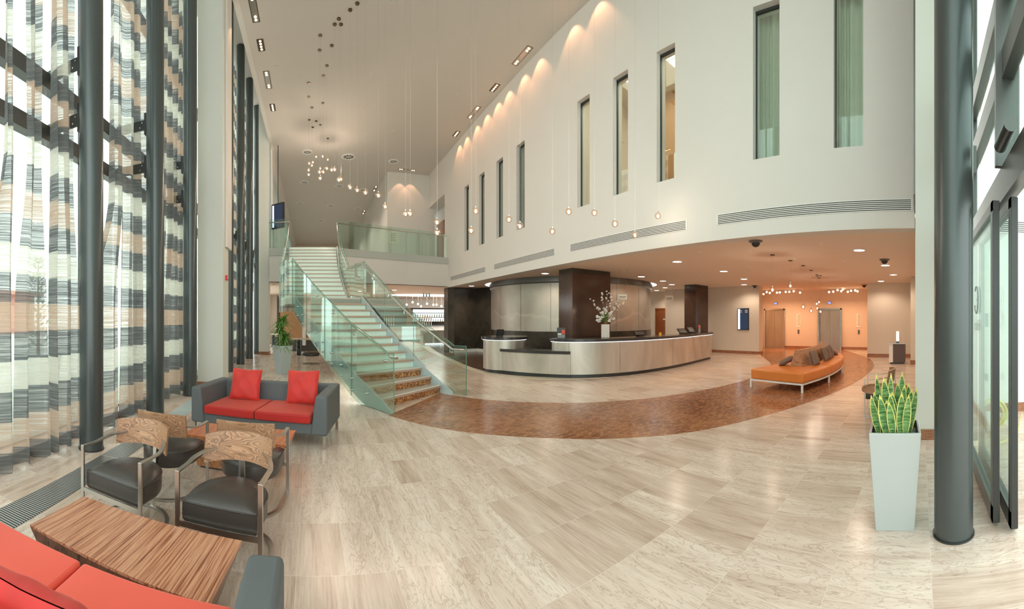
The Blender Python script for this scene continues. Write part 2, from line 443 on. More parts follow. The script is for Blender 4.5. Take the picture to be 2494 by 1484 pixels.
    def build(s, name, mat, parent=None, smooth=None, bevel=0, seg=2, subsurf=0, solid=0):
        me = bpy.data.meshes.new(name)
        me.from_pydata(s.v, [], s.f); me.update()
        if mat: me.materials.append(mat)
        if smooth is not None:
            me.polygons.foreach_set('use_smooth', [True] * len(me.polygons))
            if smooth > 0:
                try: me.set_sharp_from_angle(angle=math.radians(smooth))
                except Exception: pass
        o = bpy.data.objects.new(name, me); COL.objects.link(o)
        if parent: o.parent = parent
        if solid: md = o.modifiers.new('s', 'SOLIDIFY'); md.thickness = solid; md.offset = 0
        if bevel:
            md = o.modifiers.new('b', 'BEVEL'); md.width = bevel; md.segments = seg; md.limit_method = 'ANGLE'; md.angle_limit = math.radians(35)
        if subsurf: md = o.modifiers.new('u', 'SUBSURF'); md.levels = subsurf; md.render_levels = subsurf
        return o

def thing(name, label, cat, loc=(0, 0, 0), rz=0.0, group=None):
    o = bpy.data.objects.new(name, None); COL.objects.link(o)
    o.empty_display_size = 0.1
    o.location = loc; o.rotation_euler = (0, 0, rz)
    o['label'] = label; o['category'] = cat
    if group: o['group'] = group
    return o
def tag(o, label, cat, group=None):
    o['label'] = label; o['category'] = cat
    if group: o['group'] = group
    return o
def struct(name, mb, mat, parent=None, **kw):
    o = mb.build(name, mat, parent, **kw)
    if parent is None: o['kind'] = 'structure'
    return o
def dup(root, loc, rz, label, group=None):
    r = root.copy(); COL.objects.link(r); r.location = loc; r.rotation_euler = (0, 0, rz)
    r['label'] = label
    if group: r['group'] = group
    for ch in list(root.children):
        c = ch.copy(); COL.objects.link(c); c.parent = r
        for g in list(ch.children):
            d = g.copy(); COL.objects.link(d); d.parent = c
    return r
def catmull(pts, n=8):
    P = [Vector(p) for p in pts]; out = []
    for i in range(len(P) - 1):
        p0 = P[i - 1] if i else P[0] * 2 - P[1]; p1 = P[i]; p2 = P[i + 1]
        p3 = P[i + 2] if i + 2 < len(P) else P[-1] * 2 - P[-2]
        for k in range(n):
            t = k / n
            out.append(0.5 * ((2 * p1) + (p2 - p0) * t + (2 * p0 - 5 * p1 + 4 * p2 - p3) * t * t + (3 * p1 - p0 - 3 * p2 + p3) * t ** 3))
    out.append(P[-1]); return out
ORD = ['first', 'second', 'third', 'fourth', 'fifth', 'sixth', 'seventh', 'eighth', 'ninth', 'tenth', 'eleventh', 'twelfth', 'thirteenth', 'fourteenth', 'fifteenth', 'sixteenth', 'seventeenth', 'eighteenth', 'nineteenth', 'twentieth']

# ================================================================== SHELL
struct('floor', MB().box(-3.45, 24, -4.5, 44, -0.15, 0), M['stone'])
struct('ground_outside', MB().box(-60, -3.45, -30, 60, -0.2, -0.06).box(-3.45, 40, -30, -4.5, -0.2, -0.06), M['paving'])

outer = [(1.26, 6.42), (1.48, 6.02), (1.9, 5.42), (2.44, 4.87), (3.09, 4.3), (3.45, 3.96), (3.99, 3.55), (4.73, 3.06), (5.91, 2.58), (6.94, 2.24), (8.0, 1.95), (9.4, 1.68), (10.9, 1.55), (12.3, 1.52), (13.6, 1.62), (15.6, 2.06), (17.6, 2.94), (19.75, 4.0)]
inner = [(2.73, 8.02), (3.0, 7.52), (3.4, 6.98), (4.07, 6.34), (4.7, 5.83), (5.39, 5.43), (6.21, 5.05), (7.54, 4.68), (8.8, 4.5), (10.3, 4.5), (11.6, 4.75), (13.1, 5.35), (14.5, 6.15), (15.9, 6.95), (19.75, 8.6)]
band = [(p.x, p.y) for p in catmull([(*q, 0) for q in outer])] + [(p.x, p.y) for p in catmull([(*q, 0) for q in inner])][::-1]
struct('trim_1', MB().prism(band, 0.0, 0.004), M['mosaic'])
co = [(6.30, 22.0), (5.55, 17.6), (5.0, 13.0), (4.84, 11.4), (4.96, 9.9), (5.62, 8.78), (6.41, 8.16), (7.4, 7.70)]
ci = [(6.75, 22.0), (5.85, 17.4), (5.26, 13.0), (5.13, 11.4), (5.3, 10.1), (5.86, 9.13), (6.6, 8.45), (7.4, 7.95)]
coc = [(p.x, p.y) for p in catmull([(*q, 0) for q in co])]; cic = [(p.x, p.y) for p in catmull([(*q, 0) for q in ci])]
struct('trim_2', MB().prism(coc + cic[::-1], 0.0, 0.004), M['creammosaic'])
struct('trim_3', MB().prism(cic + [(9.5, 12), (9.5, 28), (6.75, 28)], 0.0, 0.003), M['darkmosaic'])

# high ceiling and curtain pocket
struct('ceiling', MB().box(-1.85, 9.2, -4.6, 43, CZ, CZ + 0.3), M['ceil'])
struct('trim_4', MB().box(-2.0, -1.85, -4.6, 43, CZ, 11.6), M['wall'])
struct('ceiling_pocket', MB().box(-3.7, -1.85, -4.6, 43, 11.4, 11.7), M['ceil'])
# low ceiling over reception
struct('ceiling_low', MB().box(D + WT0, 24, 0.06, 17.84, SOF, SOF + 0.25), M['soffit'])

# upper white wall with slot windows
wins = [(14.81, 15.33), (13.3, 13.81), (11.8, 12.32), (10.36, 10.88), (7.26, 7.75), (5.95, 6.43), (4.64, 5.12), (2.40, 2.91), (0.93, 1.43)]
WZ0, WZ1, WT = 4.50, 7.25, 0.30
mb = MB().box(D, D + WT, 0.08, 17.84, SOF, WZ0).box(D, D + WT, 0.08, 17.84, WZ1, CZ).box(D, D + WT, 17.84, 20.5, 7.75, CZ)
ys = sorted([w for p in wins for w in p]); edges = [0.08] + ys + [17.84]
for i in range(0, len(edges), 2): mb.box(D, D + WT, edges[i], edges[i + 1], WZ0, WZ1)
struct('wall_right', mb, M['wall'])
for i, (a, b_) in enumerate(wins):
    fr = MB(); x0, x1 = D + 0.12, D + 0.16
    fr.box(x0, x1, a, a + 0.018, WZ0, WZ1).box(x0, x1, b_ - 0.018, b_, WZ0, WZ1).box(x0, x1, a, b_, WZ0, WZ0 + 0.03).box(x0, x1, a, b_, WZ1 - 0.05, WZ1)
    o = struct('window_%d' % (i + 1), fr, M['darkframe'])
    MB().box(D + 0.135, D + 0.145, a + 0.018, b_ - 0.018, WZ0 + 0.03, WZ1 - 0.05).build('pane', M['paneglass'], o)
# rooms behind the slot windows
struct('room_back_wall', MB().box(9.0, 9.15, 0, 17.8, MZ - 0.6, 8.6), M['tan'])
struct('room_floor', MB().box(D + WT, 9.0, 0.08, 17.8, SOF + 0.26, 4.2), M['cream'])
struct('room_ceiling', MB().box(D + WT, 9.0, 0.08, 17.8, 8.3, 8.45), M['cream'])
for k, (ya, yb, nm) in enumerate([(0.1, 3.6, 'a'), (3.6, 8.4, 'b'), (8.4, 17.7, 'c')]):
    struct('room_partition', MB().box(D + WT, 9.0, yb, yb + 0.1, 4.2, 8.3), M['cream'])
for k, (px_, py_) in enumerate([(7.6, 7.0), (7.6, 5.6), (7.6, 4.4)]):
    t = thing('ceiling_light_panel', ['square lit ceiling panel seen through the fifth slot window', 'square lit ceiling panel seen through the sixth slot window', 'square lit ceiling panel seen through the seventh slot window'][k], 'ceiling light', (px_, py_, 8.29))
    MB().box(-.6, .6, -.45, .45, -0.02, 0.005).build('diffuser', M['panelE'], t)
    g = MB()
    for q in (-.6, -.3, 0, .3, .6): g.box(q - .012, q + .012, -.45, .45, -0.03, -0.02)
    for q in (-.45, 0, .45): g.box(-.6, .6, q - .012, q + .012, -0.031, -0.02)
    g.build('grid', M['white'], t)
area_light('room_light', (7.7, 5.5, 8.1), 1.6, 4.0, 60, (1, .93, .75))
area_light('room_light', (7.7, 1.6, 8.1), 1.6, 2.6, 34, (1, .97, .85))
area_light('room_light', (7.7, 12.5, 8.1), 1.6, 7.0, 14, (1, .9, .75))
# transoms in the offices
for (a, b_) in wins[4:7]:
    pass
# drapes behind the two widest windows
for k, (a, b_, lab) in enumerate([(2.3, 3.05, 'pale green drape hanging behind the eighth slot window'), (0.8, 1.6, 'pale green drape hanging behind the slot window nearest the entrance')]):
    c = MB().grid(lambda u, v, a=a, b_=b_: (D + 0.42 + 0.035 * math.sin(u * 38 + 2 * math.sin(u * 9)), a + (b_ - a) * u, 4.20 + 3.95 * v), 90, 2)
    tag(c.build('drape', M['drape'], smooth=0), lab, 'curtain')

# wall end (return) by the entrance
struct('wall_end', MB().box(5.24, 24, -0.22, 0.06, 0, SOF + 0.2).box(5.24, D + WT, -0.22, 0.06, SOF + 0.2, CZ), M['pillar'])
struct('baseboard_end', MB().box(5.225, 24, -0.235, 0.075, 0, 0.14), M['skirt'])
o = struct('trim_5', MB().box(5.30, D - 0.02, 0.062, 0.085, 3.35, CZ), M['frame'])
# reception rear walls
struct('wall_screen', MB().box(16.0, 16.4, 7.07, 12.4, 0, SOF), M['cream'])
struct('baseboard_screen', MB().box(15.985, 16.415, 7.055, 12.4, 0, 0.13), M['skirt'])
struct('wall_lift', MB().box(19.8, 20.0, 1.0, 8.42, 0, SOF).box(19.8, 20.0, 8.42, 9.0, 0, SOF), M['peach'])
struct('baseboard_lift', MB().box(19.785, 19.8, 1.0, 4.05, 0, 0.14).box(19.785, 19.8, 5.32, 7.21, 0, 0.14), M['skirt'])
struct('wall_lift_side', MB().box(16.4, 20.0, 8.7, 8.9, 0, SOF), M['peach'])
struct('wall_rear', MB().box(16.9, 17.1, 12.4, 17.8, 0, SOF).box(16.4, 17.1, 12.3, 12.42, 0, SOF), M['cream'])
struct('wall_alcove', MB().box(16.1, 16.4, 0.33, 2.2, 0, SOF).box(13.7, 16.4, 0.061, 0.325, 0, SOF).box(16.41, 20, 2.0, 2.2, 0, SOF), M['cream'])
struct('baseboard_alcove', MB().box(16.085, 16.1, 0.33, 2.2, 0, 0.15).box(13.685, 13.7, 0.06, 0.34, 0, 0.15), M['skirt'])

# door in the rear wall
o = struct('door_1', MB().box(16.87, 16.9, 12.85, 13.70, 0, 2.12), M['doorwood'])
MB().box(16.84, 16.9, 12.78, 12.85, 0, 2.20).box(16.84, 16.9, 13.70, 13.77, 0, 2.20).box(16.84, 16.9, 12.78, 13.77, 2.12, 2.20).build('door_frame', M['doorwood'], o)
MB().box(16.855, 16.87, 13.05, 13.22, 1.55, 1.62).build('door_plate', M['sign'], o)

# lifts
def lift(n, ya, yb):
    o = struct('door_%d' % n, MB().box(19.77, 19.8, ya + 0.09, (ya + yb) / 2 - 0.004, 0, 2.08).box(19.77, 19.8, (ya + yb) / 2 + 0.004, yb - 0.09, 0, 2.08), M['liftsteel'])
    MB().box(19.70, 19.8, ya, ya + 0.08, 0, 2.16).box(19.70, 19.8, yb - 0.08, yb, 0, 2.16).box(19.70, 19.8, ya, yb, 2.08, 2.16).build('door_frame', M['chrome'], o, bevel=0.004)
    return o
lift(2, 7.21, 8.42); lift(3, 4.05, 5.32)
for k, (yc, lab) in enumerate([(7.75, 'left'), (4.72, 'right')]):
    t = thing('floor_indicator', 'small blue lit floor indicator above the %s lift' % lab, 'lift indicator', (19.8, yc, 2.45))
    MB().box(-0.03, 0, -0.13, 0.13, -0.06, 0.06).build('housing', M['chrome'], t)
    MB().box(-0.034, -0.03, -0.08, 0.08, -0.04, 0.04).build('display', M['blueE'], t)
for k, (yc, lab) in enumerate([(6.43, 'between the two lifts'), (3.15, 'right of the right lift')]):
    t = thing('floor_directory', 'tall white floor directory plate on the wall %s' % lab, 'sign', (19.8, yc, 1.52))
    MB().box(-0.02, 0, -0.12, 0.12, -0.36, 0.36).build('plate', M['sign'], t)
    g = MB()
    for q in range(10): g.box(-0.023, -0.02, -0.08, 0.02 + 0.05 * ((q * 7) % 3) / 2, 0.29 - q * 0.062, 0.315 - q * 0.062)
    g.build('lettering', M['ink'], t)
    t = thing('call_button', 'steel lift call button panel below the directory %s' % lab, 'button panel', (19.8, yc, 0.92))
    MB().box(-0.02, 0, -0.045, 0.045, -0.11, 0.11).build('plate', M['frame'], t)
    for q in (-0.05, 0.05): MB().lathe([(0.001, 0), (0.018, 0)], 10, (-0.022, 0, q)).build('button', M['chrome'], t)

# square columns
def sq_col(lab, x0, x1, y0, y1):
    t = thing('square_column', lab, 'column', ((x0 + x1) / 2, (y0 + y1) / 2, 0))
    hx, hy = (x1 - x0) / 2, (y1 - y0) / 2
    MB().box(-hx, hx, -hy, hy, 0.0, 2.98).build('shaft', M['darkstone'], t, bevel=0.006)
    MB().box(-hx + .004, hx - .004, -hy + .004, hy - .004, 2.98, SOF).build('head_trim', M['darkwall'], t)
    return t
sq_col('large polished dark brown square column rising behind the desk flowers', 7.02, 8.56, 8.84, 9.52)
sq_col('smaller dark brown square column behind the right end of the desk', 14.1, 15.15, 9.25, 9.85)

# drum wall
DC = (10.55, 13.4); DR = 3.5
t = thing('drum_wall', 'large curved etched metal drum wall behind the reception desk', 'feature wall', (DC[0], DC[1], 0))
MB().lathe([(DR, 1.17), (DR, 2.96)], 96).build('metal_cladding', M['drum'], t, smooth=0)
MB().lathe([(DR + .05, 2.90), (DR + .08, 2.93), (DR + .08, 3.112), (DR + .0, 3.112)], 96).build('top_rim', M['frame'], t, smooth=30)
MB().lathe([(DR + .02, 0), (DR + .02, 1.17), (DR, 1.17)], 96).build('dark_base', M['darkwall'], t, smooth=30)
g = MB()
for a in range(0, 360, 20):
    aa = math.radians(a)
    c_, s_ = math.cos(aa) * (DR + .003), math.sin(aa) * (DR + .003); tx, ty = -math.sin(aa) * .006, math.cos(aa) * .006
    g.add([(c_ - tx, s_ - ty, 1.17), (c_ + tx, s_ + ty, 1.17), (c_ + tx, s_ + ty, 2.9), (c_ - tx, s_ - ty, 2.9)], [(0, 1, 2, 3)])
g.build('panel_joints', M['frame'], t)
al = math.atan2(DC[0], DC[1]); lat = Vector((math.cos(al), -math.sin(al))); rad = Vector((math.sin(al), math.cos(al)))
el = [Vector(DC) + lat * (DR + 0.30) * math.cos(q * PI / 40) + rad * (DR - 0.7) * math.sin(q * PI / 40) for q in range(80)]
t = tag(MB().prism([(p.x, p.y) for p in el], SOF - 0.012, SOF + 0.002).build('cove_light', M['coveE']), 'oval white cove light in the ceiling around the drum wall', 'cove light')
struct('wall_dark_panel', MB().box(16.0, 16.5, 13.85, 14.2, 0, 2.85), M['darkwall'])

# dark panelled wall by the bar
dw = [(6.33, 17.45), (6.55, 17.2), (7.85, 17.35), (8.3, 15.6), (8.6, 15.6), (8.6, 18.0), (6.33, 18.0)]
struct('wall_dark', MB().prism(dw, 0, SOF), M['darkwall'], bevel=0.004)
struct('baseboard_dark', MB().prism([(6.55, 17.19), (7.845, 17.335), (8.29, 15.6), (8.3, 15.6), (7.87, 17.36), (6.56, 17.21)], 0.0, 0.15), M['white'])
t = thing('wall_socket', 'small chrome socket plate low on the dark wall', 'socket', (6.98, 17.235, 0.47), 0.115)
MB().box(-.07, .07, -.012, 0, -.045, .045).build('plate', M['chrome'], t); MB().box(-.04, .04, -.016, -.012, -.02, .02).build('socket_face', M['black'], t)
tag(MB().box(7.92, 7.95, 16.9, 16.96, 1.08, 1.20).build('door_pull', M['chrome']), 'small chrome pull on the dark flush door', 'handle')

# ================================================================== UPPER LEVEL
bal = [(-1.85, 15.85), (-0.98, 15.8), (0.98, 15.8), (2.2, 16.3), (4.2, 16.9), (D, 17.3)]
slab = bal + [(9.2, 17.84), (9.2, 43), (-3.4, 43), (-3.4, 18.2), (-1.85, 17.9)]
struct('floor_upper', MB().prism(slab, 4.23, MZ), plain('slab_edge_paint', (0.50, 0.53, 0.50), 0.6, vary=0.02))
def inset(poly, d):
    return [(x, y + d) for x, y in poly]
fascia = [(-1.83, 15.9), (-0.98, 15.84), (0.98, 15.84), (2.2, 16.34), (4.2, 16.94), (D, 17.34), (D, 17.6), (-1.83, 16.2)]
struct('trim_6', MB().prism(fascia, 3.16, 4.23), M['wall'])
struct('ceiling_bar', MB().prism([(-1.85, 15.95), (D, 17.4), (9.2, 17.8), (14, 17.8), (14, 43), (-3.4, 43), (-3.4, 18), (-1.85, 17.9)], 3.16, 3.3), M['soffit'])
# bay wall and alcove
struct('wall_bay', MB().box(3.97, D + .35, 20.5, 20.7, MZ, CZ).box(3.97, 4.1, 20.71, 43, MZ, CZ), M['wall'])
struct('wall_upper_alcove', MB().box(7.0, 7.2, 17.6, 23, MZ, 7.95).box(D, 6.99, 22.5, 22.7, MZ, 7.95).box(D + .01, 6.99, 17.55, 17.83, MZ, 7.75).box(D + WT, 6.99, 17.84, 22.49, 7.76, 7.95), M['wall'])
o = struct('door_4', MB().box(6.95, 7.0, 19.75, 21.0, MZ, 7.0), M['doorwood'])
struct('wall_far_upper', MB().box(-3.5, 4.0, 42, 42.2, MZ, CZ), M['peach'])
struct('wall_left_upper', MB().box(-2.4, -1.93, 18.0, 42, MZ, CZ), M['wall'])
struct('trim_7', MB().box(-1.93, -1.91, 18.2, 42, 5.0, 8.6), M['stringer'])
struct('wall_far_lower', MB().box(-4, 14, 34, 34.2, 0, 3.2), M['cream'])
struct('wall_left_lower', MB().box(-3.4, -3.2, 24, 34, 0, 3.2), M['cream'])
t = thing('wall_notice', 'white text panel on the bay wall behind the balcony glass', 'sign', (4.35, 20.5, 6.02))
MB().box(-.27, .27, -.03, 0, -.33, .30).build('panel', M['sign'], t)
g = MB()
for q in range(5): g.box(-.20, .1 - .04 * (q % 2), -.034, -.03, .2 - q * .1, .23 - q * .1)
g.build('lettering', M['ink'], t)

# balcony glass
def glass_run(pts, z0, z1, parent, mat, name='glass_panel', th=0.018, edge=True):
    for a, b_ in zip(pts[:-1], pts[1:]):
        a = Vector(a); b_ = Vector(b_); d = (b_ - a).normalized(); a2 = a + d * 0.01; b2 = b_ - d * 0.01; n = Vector((-d.y, d.x)) * th / 2
        MB().prism([tuple(a2 + n), tuple(b2 + n), tuple(b2 - n), tuple(a2 - n)], z0, z1).build(name, mat, parent)
t = thing('glass_balustrade', 'green tinted glass balustrade along the upper landing right of the stairs', 'balustrade', (3.5, 16.7, MZ))
bp = [(1.0, 15.86), (2.2, 16.34), (3.25, 16.66), (4.2, 16.94), (5.25, 17.14), (6.2, 17.32)]
lp = [(x - 3.5, y - 16.7) for x, y in bp]
glass_run(lp, 0.0, 1.15, t, M['balglass'])
MB().tube([(x, y - .03, 1.02) for x, y in lp], 0.022, 8).build('handrail', M['chrome'], t, smooth=40)
for x, y in lp[1:-1]: MB().tube([(x, y - .03, 1.0), (x, y - .01, .93)], 0.01, 6).build('bracket', M['chrome'], t)
MB().prism([(lp[-1][0] - .12, lp[-1][1] - .05), (lp[-1][0], lp[-1][1] - .03), (lp[-1][0], lp[-1][1] + .02), (lp[-1][0] - .12, lp[-1][1])], 0, 1.1).build('end_panel', M['frosted'], t)
t = thing('glass_balustrade', 'short glass balustrade between the pillar and the top of the stairs', 'balustrade', (-1.4, 15.86, MZ))
glass_run([(-.43, .02), (0, 0.0), (.42, -.02)], 0.0, 1.2, t, M['balglass'])
MB().tube([(-.43, -.03, 1.06), (.42, -.06, 1.06)], 0.022, 8).build('handrail', M['chrome'], t, smooth=40)

# screen hung on upper level
t = thing('hanging_screen', 'black upright display screen hung on a rod above the stair head', 'screen', (-1.62, 17.6, 5.75), -0.62)
MB().box(-.36, .36, -.05, .05, 0, 1.15).build('casing', M['black'], t, bevel=0.01)
MB().box(-.30, .30, -.056, -.05, .07, 1.08).build('display', M['screenE'], t)
MB().box(-.30, -.2, -.06, -.056, .07, 1.08).build('white_strip', M['screenW'], t)
MB().tube([(0, 0, 1.15), (0, 0, 3.8)], 0.02, 8).build('rod', M['darkframe'], t)

# ================================================================== FACADE (left)
colY = [4.1, 5.98, 7.85, 11.65, 13.6, 15.55, 17.6]
colL = ['nearest', 'second nearest', 'third nearest', 'fourth nearest, first beyond the white pillar,', 'fifth nearest', 'sixth nearest', 'farthest']
def facade_column(x, y, lab, r=0.152, h=11.4, brackets=((4.3, 0.35),)):
    t = thing('round_column', lab, 'column', (x, y, 0))
    MB().lathe([(r, 0.01), (r, h)], 48).build('shaft', M['steelcol'], t, smooth=0)
    MB().lathe([(0.001, 0.012), (r + .012, 0.012), (r + .012, 0)], 40).build('base_plate', M['darkframe'], t, smooth=40)
    return t
for i, y in enumerate(colY):
    t = facade_column(FX - (.06 if i == 0 else 0), y, '%s round grey steel column along the curtained window wall' % colL[i])
    for z in (4.22, 4.95) if i < 3 else (4.6,):
        MB().box(-.185, -.14, -.05, .05, z - .18, z + .18).build('bracket_plate', M['darkframe'], t)
        MB().box(-.74, -.15, -.015, .015, z - .08, z + .08).build('bracket_arm', M['darkframe'], t); arm_o = list(t.children)[-1]
        MB().tube([(-.28, -.02, z - .04), (-.28, .02, z - .04)], .012, 8).tube([(-.24, -.02, z + .04), (-.24, .02, z + .04)], .012, 8).build('bolt', M['chrome'], arm_o)
# white pillars
def pillar(n, x0, x1, y0, y1, top=CZ + 2):
    o = struct('pillar_%d' % n, MB().box(x0, x1, y0, y1, 0, top), M['pillar'], bevel=0.01)
    MB().box(x0 - .012, x1 + .012, y0 - .012, y1 + .012, 0, .14).build('skirting', M['skirt'], o)
    return o
pillar(1, -2.72, -2.1, 8.78, 9.38)
pillar(2, -2.46, -2.0, 17.2, 17.75)
tag(MB().prism([(-2.098, 9.0), (-2.04, 9.0), (-2.04, 9.5), (-2.098, 9.5)], 3.35, 11.3).build('wall_panel', M['wall'], bevel=0.01), 'tall white panel fixed to the upper side of the near white pillar', 'panel')
tag(MB().box(-1.998, -1.96, 17.35, 17.75, 4.9, 9.5).build('wall_panel', M['stringer']), 'tall glass edged panel fixed to the far white pillar', 'panel')
t = thing('fire_call_point', 'red square fire call point on the side of the white pillar', 'alarm', (-2.1, 9.08, 2.62))
MB().box(0, .05, -.06, .06, -.06, .06).build('housing', M['redplastic'], t, bevel=.008); MB().box(.05, .054, -.03, .03, -.03, .03).build('face', M['sign'], t)

# glazed facade: mullions, transoms, panes
GXf = -3.42
fac = MB()
for y in (-4.4, -2.5, -0.7, 1.2, 3.05, 4.95, 6.85, 8.75, 10.65, 12.6, 14.55, 16.5, 18.15): fac.box(GXf - .03, GXf + .04, y - .018, y + .018, 0, 11.4)
struct('trim_8', fac, M['darkframe'])
tr = MB()
for z0, z1 in ((4.05, 4.26), (4.76, 4.98), (7.6, 7.75), (0.0, 0.12)): tr.box(GXf - .04, GXf + .10, -4.5, 18.2, z0, z1)
struct('trim_9', tr, M['frame'])
prev = None
ym = [-4.4, -2.2, 0.2, 2.15, 4.1, 5.98, 7.85, 9.75, 11.65, 13.6, 15.55, 17.6]
for i, (a, b_) in enumerate(zip(ym[:-1], ym[1:])):
    struct('window_%d' % (20 + i), MB().box(GXf, GXf + .012, a + .03, b_ - .03, 0.1, 11.4), M['paneglass'])
struct('baseboard_left', MB().box(-3.38, -3.10, -4.4, 18, 0.0, 0.10), M['skirt'])
# floor trench grille
struct('trim_10', MB().box(-2.42, -2.12, -3, 3.95, 0.0, 0.006).box(-2.42, -2.12, 3.97, 4.9, 0, 0.006), M['grillew'])
struct('trim_11', MB().box(-2.44, -2.12, 4.9, 8.7, 0.0, 0.005), M['stringer'])

# curtains
def curtain(lab, yt, yb, folds, x=-2.98, amp=0.07, z1=11.3, seed=0, zk=(1.7, 3.6), name='curtain'):
    rnd = random.Random(seed); ph = rnd.random() * 6
    def fn(u, v):
        z = 0.02 + (z1 - 0.02) * v
        k = min(1, max(0, (z - zk[0]) / (zk[1] - zk[0]))); k = k * k * (3 - 2 * k)
        a = yb[0] + (yt[0] - yb[0]) * k; b = yb[1] + (yt[1] - yb[1]) * k
        w = u + 0.35 / folds / 6.28 * math.sin(2 * PI * folds * 2 * u + ph)
        fl = 1 + 0.35 * math.sin(3.1 * u + ph)
        sp = 0.05 * (1 - v) ** 6
        return (x + (amp + sp) * fl * math.sin(2 * PI * folds * u + ph) + 0.02 * math.sin(z * .8 + u * 9), a + (b - a) * w, z + (0.03 * math.sin(u * 14 + ph) if v < .001 else 0))
    c = MB().grid(fn, 60, 40)
    return tag(c.build(name, M['curtain'], smooth=0), lab, 'curtain', 'striped sheer curtains')
curtain('striped sheer curtain strip at the far left edge, narrow at its top', (2.88, 3.02), (2.35, 3.03), 1.4, seed=1, amp=.04)
curtain('striped sheer curtain strip, second from the left edge', (3.27, 3.46), (3.06, 3.55), 1.3, seed=2, amp=.04)
curtain('dense striped curtain fold just left of the nearest round column', (3.68, 4.12), (3.60, 4.25), 1.9, seed=3, amp=.07)
curtain('sheer striped curtain left of the second round column', (5.10, 5.52), (4.35, 5.46), 1.6, seed=4, amp=.06)
curtain('dense striped curtain fold touching the second round column', (5.60, 6.35), (5.54, 6.4), 2.6, seed=5, amp=.08)
curtain('striped curtain between the second and third round columns', (7.2, 8.0), (6.7, 8.02), 3, seed=6, amp=.08)
curtain('striped curtain hidden mostly by the white pillar', (8.15, 8.7), (8.12, 8.72), 3, seed=7, amp=.07)
curtain('striped curtain showing between the fourth and fifth round columns', (11.9, 13.5), (11.9, 13.5), 6, seed=8, amp=.08)
curtain('striped curtain showing between the fifth and sixth round columns', (13.62, 15.5), (13.62, 15.5), 6, seed=9, amp=.08)
curtain('striped curtain showing between the sixth and farthest round columns', (15.6, 17.2), (15.6, 17.2), 5, seed=10, amp=.08)
curtain('striped curtain just beyond the white pillar', (9.9, 11.5), (9.9, 11.5), 5, seed=11, amp=.08)

# outside: planters, small conifers, red building
tag(MB().box(-46, -30, 4, 34, -0.06, 4.2).prism([(-47, 3.5), (-29, 3.5), (-29, 34.5), (-47, 34.5)], 4.2, 4.6).build('far_building', M['brick']), 'pale red low building seen outside through the sheer curtain', 'building')
def conifer(x, y, h, lab, seed):
    t = thing('potted_conifer', lab, 'tree', (x, y, -0.06))
    MB().taper(-.35, .35, -.35, .35, 0, .8, .08, .08).build('planter_box', M['planter'], t)
    MB().tube([(0, 0, .7), (0, 0, h)], [.05, .01], 6).build('trunk', M['twig'], t)
    rnd = random.Random(seed); g = MB()
    for k in range(260):
        z = .9 + (h - .9) * rnd.random(); R = .55 * (1 - (z - .9) / (h - .8)) + .06; a = rnd.random() * 6.28; rr = R * rnd.random() ** .5
        c = Vector((rr * math.cos(a), rr * math.sin(a), z)); d = Vector((math.cos(a), math.sin(a), .7)) * .13; s = Vector((-math.sin(a), math.cos(a), 0)) * .03
        g.add([c - s, c + s, c + d], [(0, 1, 2)])
    g.build('foliage', M['leaf2'], t)
conifer(-6.2, 4.4, 3.6, 'small conifer in a grey box outside, left of the nearest round column', 1)
conifer(-6.4, 7.4, 3.2, 'small conifer in a grey box outside, right of the nearest round column', 2)

# ================================================================== VENTS, LIGHTS
def slot_grille(ya, yb, lab):
    t = thing('air_grille', lab, 'vent', (D, (ya + yb) / 2, 3.50), 0)
    h = (yb - ya) / 2
    MB().box(-.012, 0, -h, h, -.10, .10).build('frame', M['white'], t, bevel=.003)
    for k in range(6):
        z = .078 - k * .031
        MB().box(-.014, -.011, -h + .03, h - .03, z - .007, z + .007).build('slot', M['slotdark'], t)
slot_grille(13.19, 17.0, 'farthest striped air grille at the foot of the white wall, by the landing')
slot_grille(8.72, 12.48, 'striped air grille above the left end of the desk, second farthest')
slot_grille(4.34, 8.05, 'long striped air grille behind the pendant globes, right of the desk column')
slot_grille(0.06 + .05, 3.66, 'nearest striped air grille, curving away beside the entrance column')

def ceiling_slot(loc, rz, long, lab, wash=False, group=None):
    """recessed halogen slot with two pairs of lamps"""
    t = thing('recessed_lamp_slot', lab, 'ceiling light', loc, rz, group)
    L = .92 if long else .46
    MB().box(-.10, .10, -L / 2 - .02, L / 2 + .02, -.004, .0).build('trim_frame', M['canopy'], t)
    MB().box(-.08, .08, -L / 2, L / 2, -.006, -.003).build('recess', M['satin'] if long else M['canopy'], t)
    ys_ = [-L / 2 + .07, -L / 2 + .18, L / 2 - .18, L / 2 - .07] if long else [-.17, -.057, .057, .17]
    for y in ys_:
        MB().ball((0, y, -.01), .038, 12, 6, .4).build('lamp', M['lampE'], t, smooth=0)
    return t
sl = [((-1.52, 8.45, CZ), True, 'nearest halogen slot in the ceiling edge above the window wall'), ((-1.52, 9.74, CZ), True, 'long halogen slot with split lamps at the top edge of the photo'), ((-1.52, 11.09, CZ), False, 'short four lamp slot above the fifth round column'),
      ((-1.52, 12.75, CZ), True, 'long split halogen slot above the sixth round column'), ((-1.53, 14.43, CZ), False, 'farthest short four lamp slot over the window wall')]
for p, lg, lab in sl[1:]: ceiling_slot(p, 0, lg, lab)
sr = [((6.0, 15.46, CZ), False, 'farthest short halogen slot beside the white wall'), ((6.0, 13.6, CZ), True, 'second farthest halogen slot beside the white wall, split lamps'),
      ((6.0, 11.83, CZ), False, 'short halogen slot beside the white wall, second nearest visible'), ((6.0, 10.0, CZ), True, 'nearest visible long halogen slot beside the white wall')]
for p, lg, lab in sr:
    ceiling_slot(p, 0, lg, lab)
ceiling_slot((4.95, 20.0, CZ), PI / 2, True, 'split halogen slot above the bay wall on the upper level')
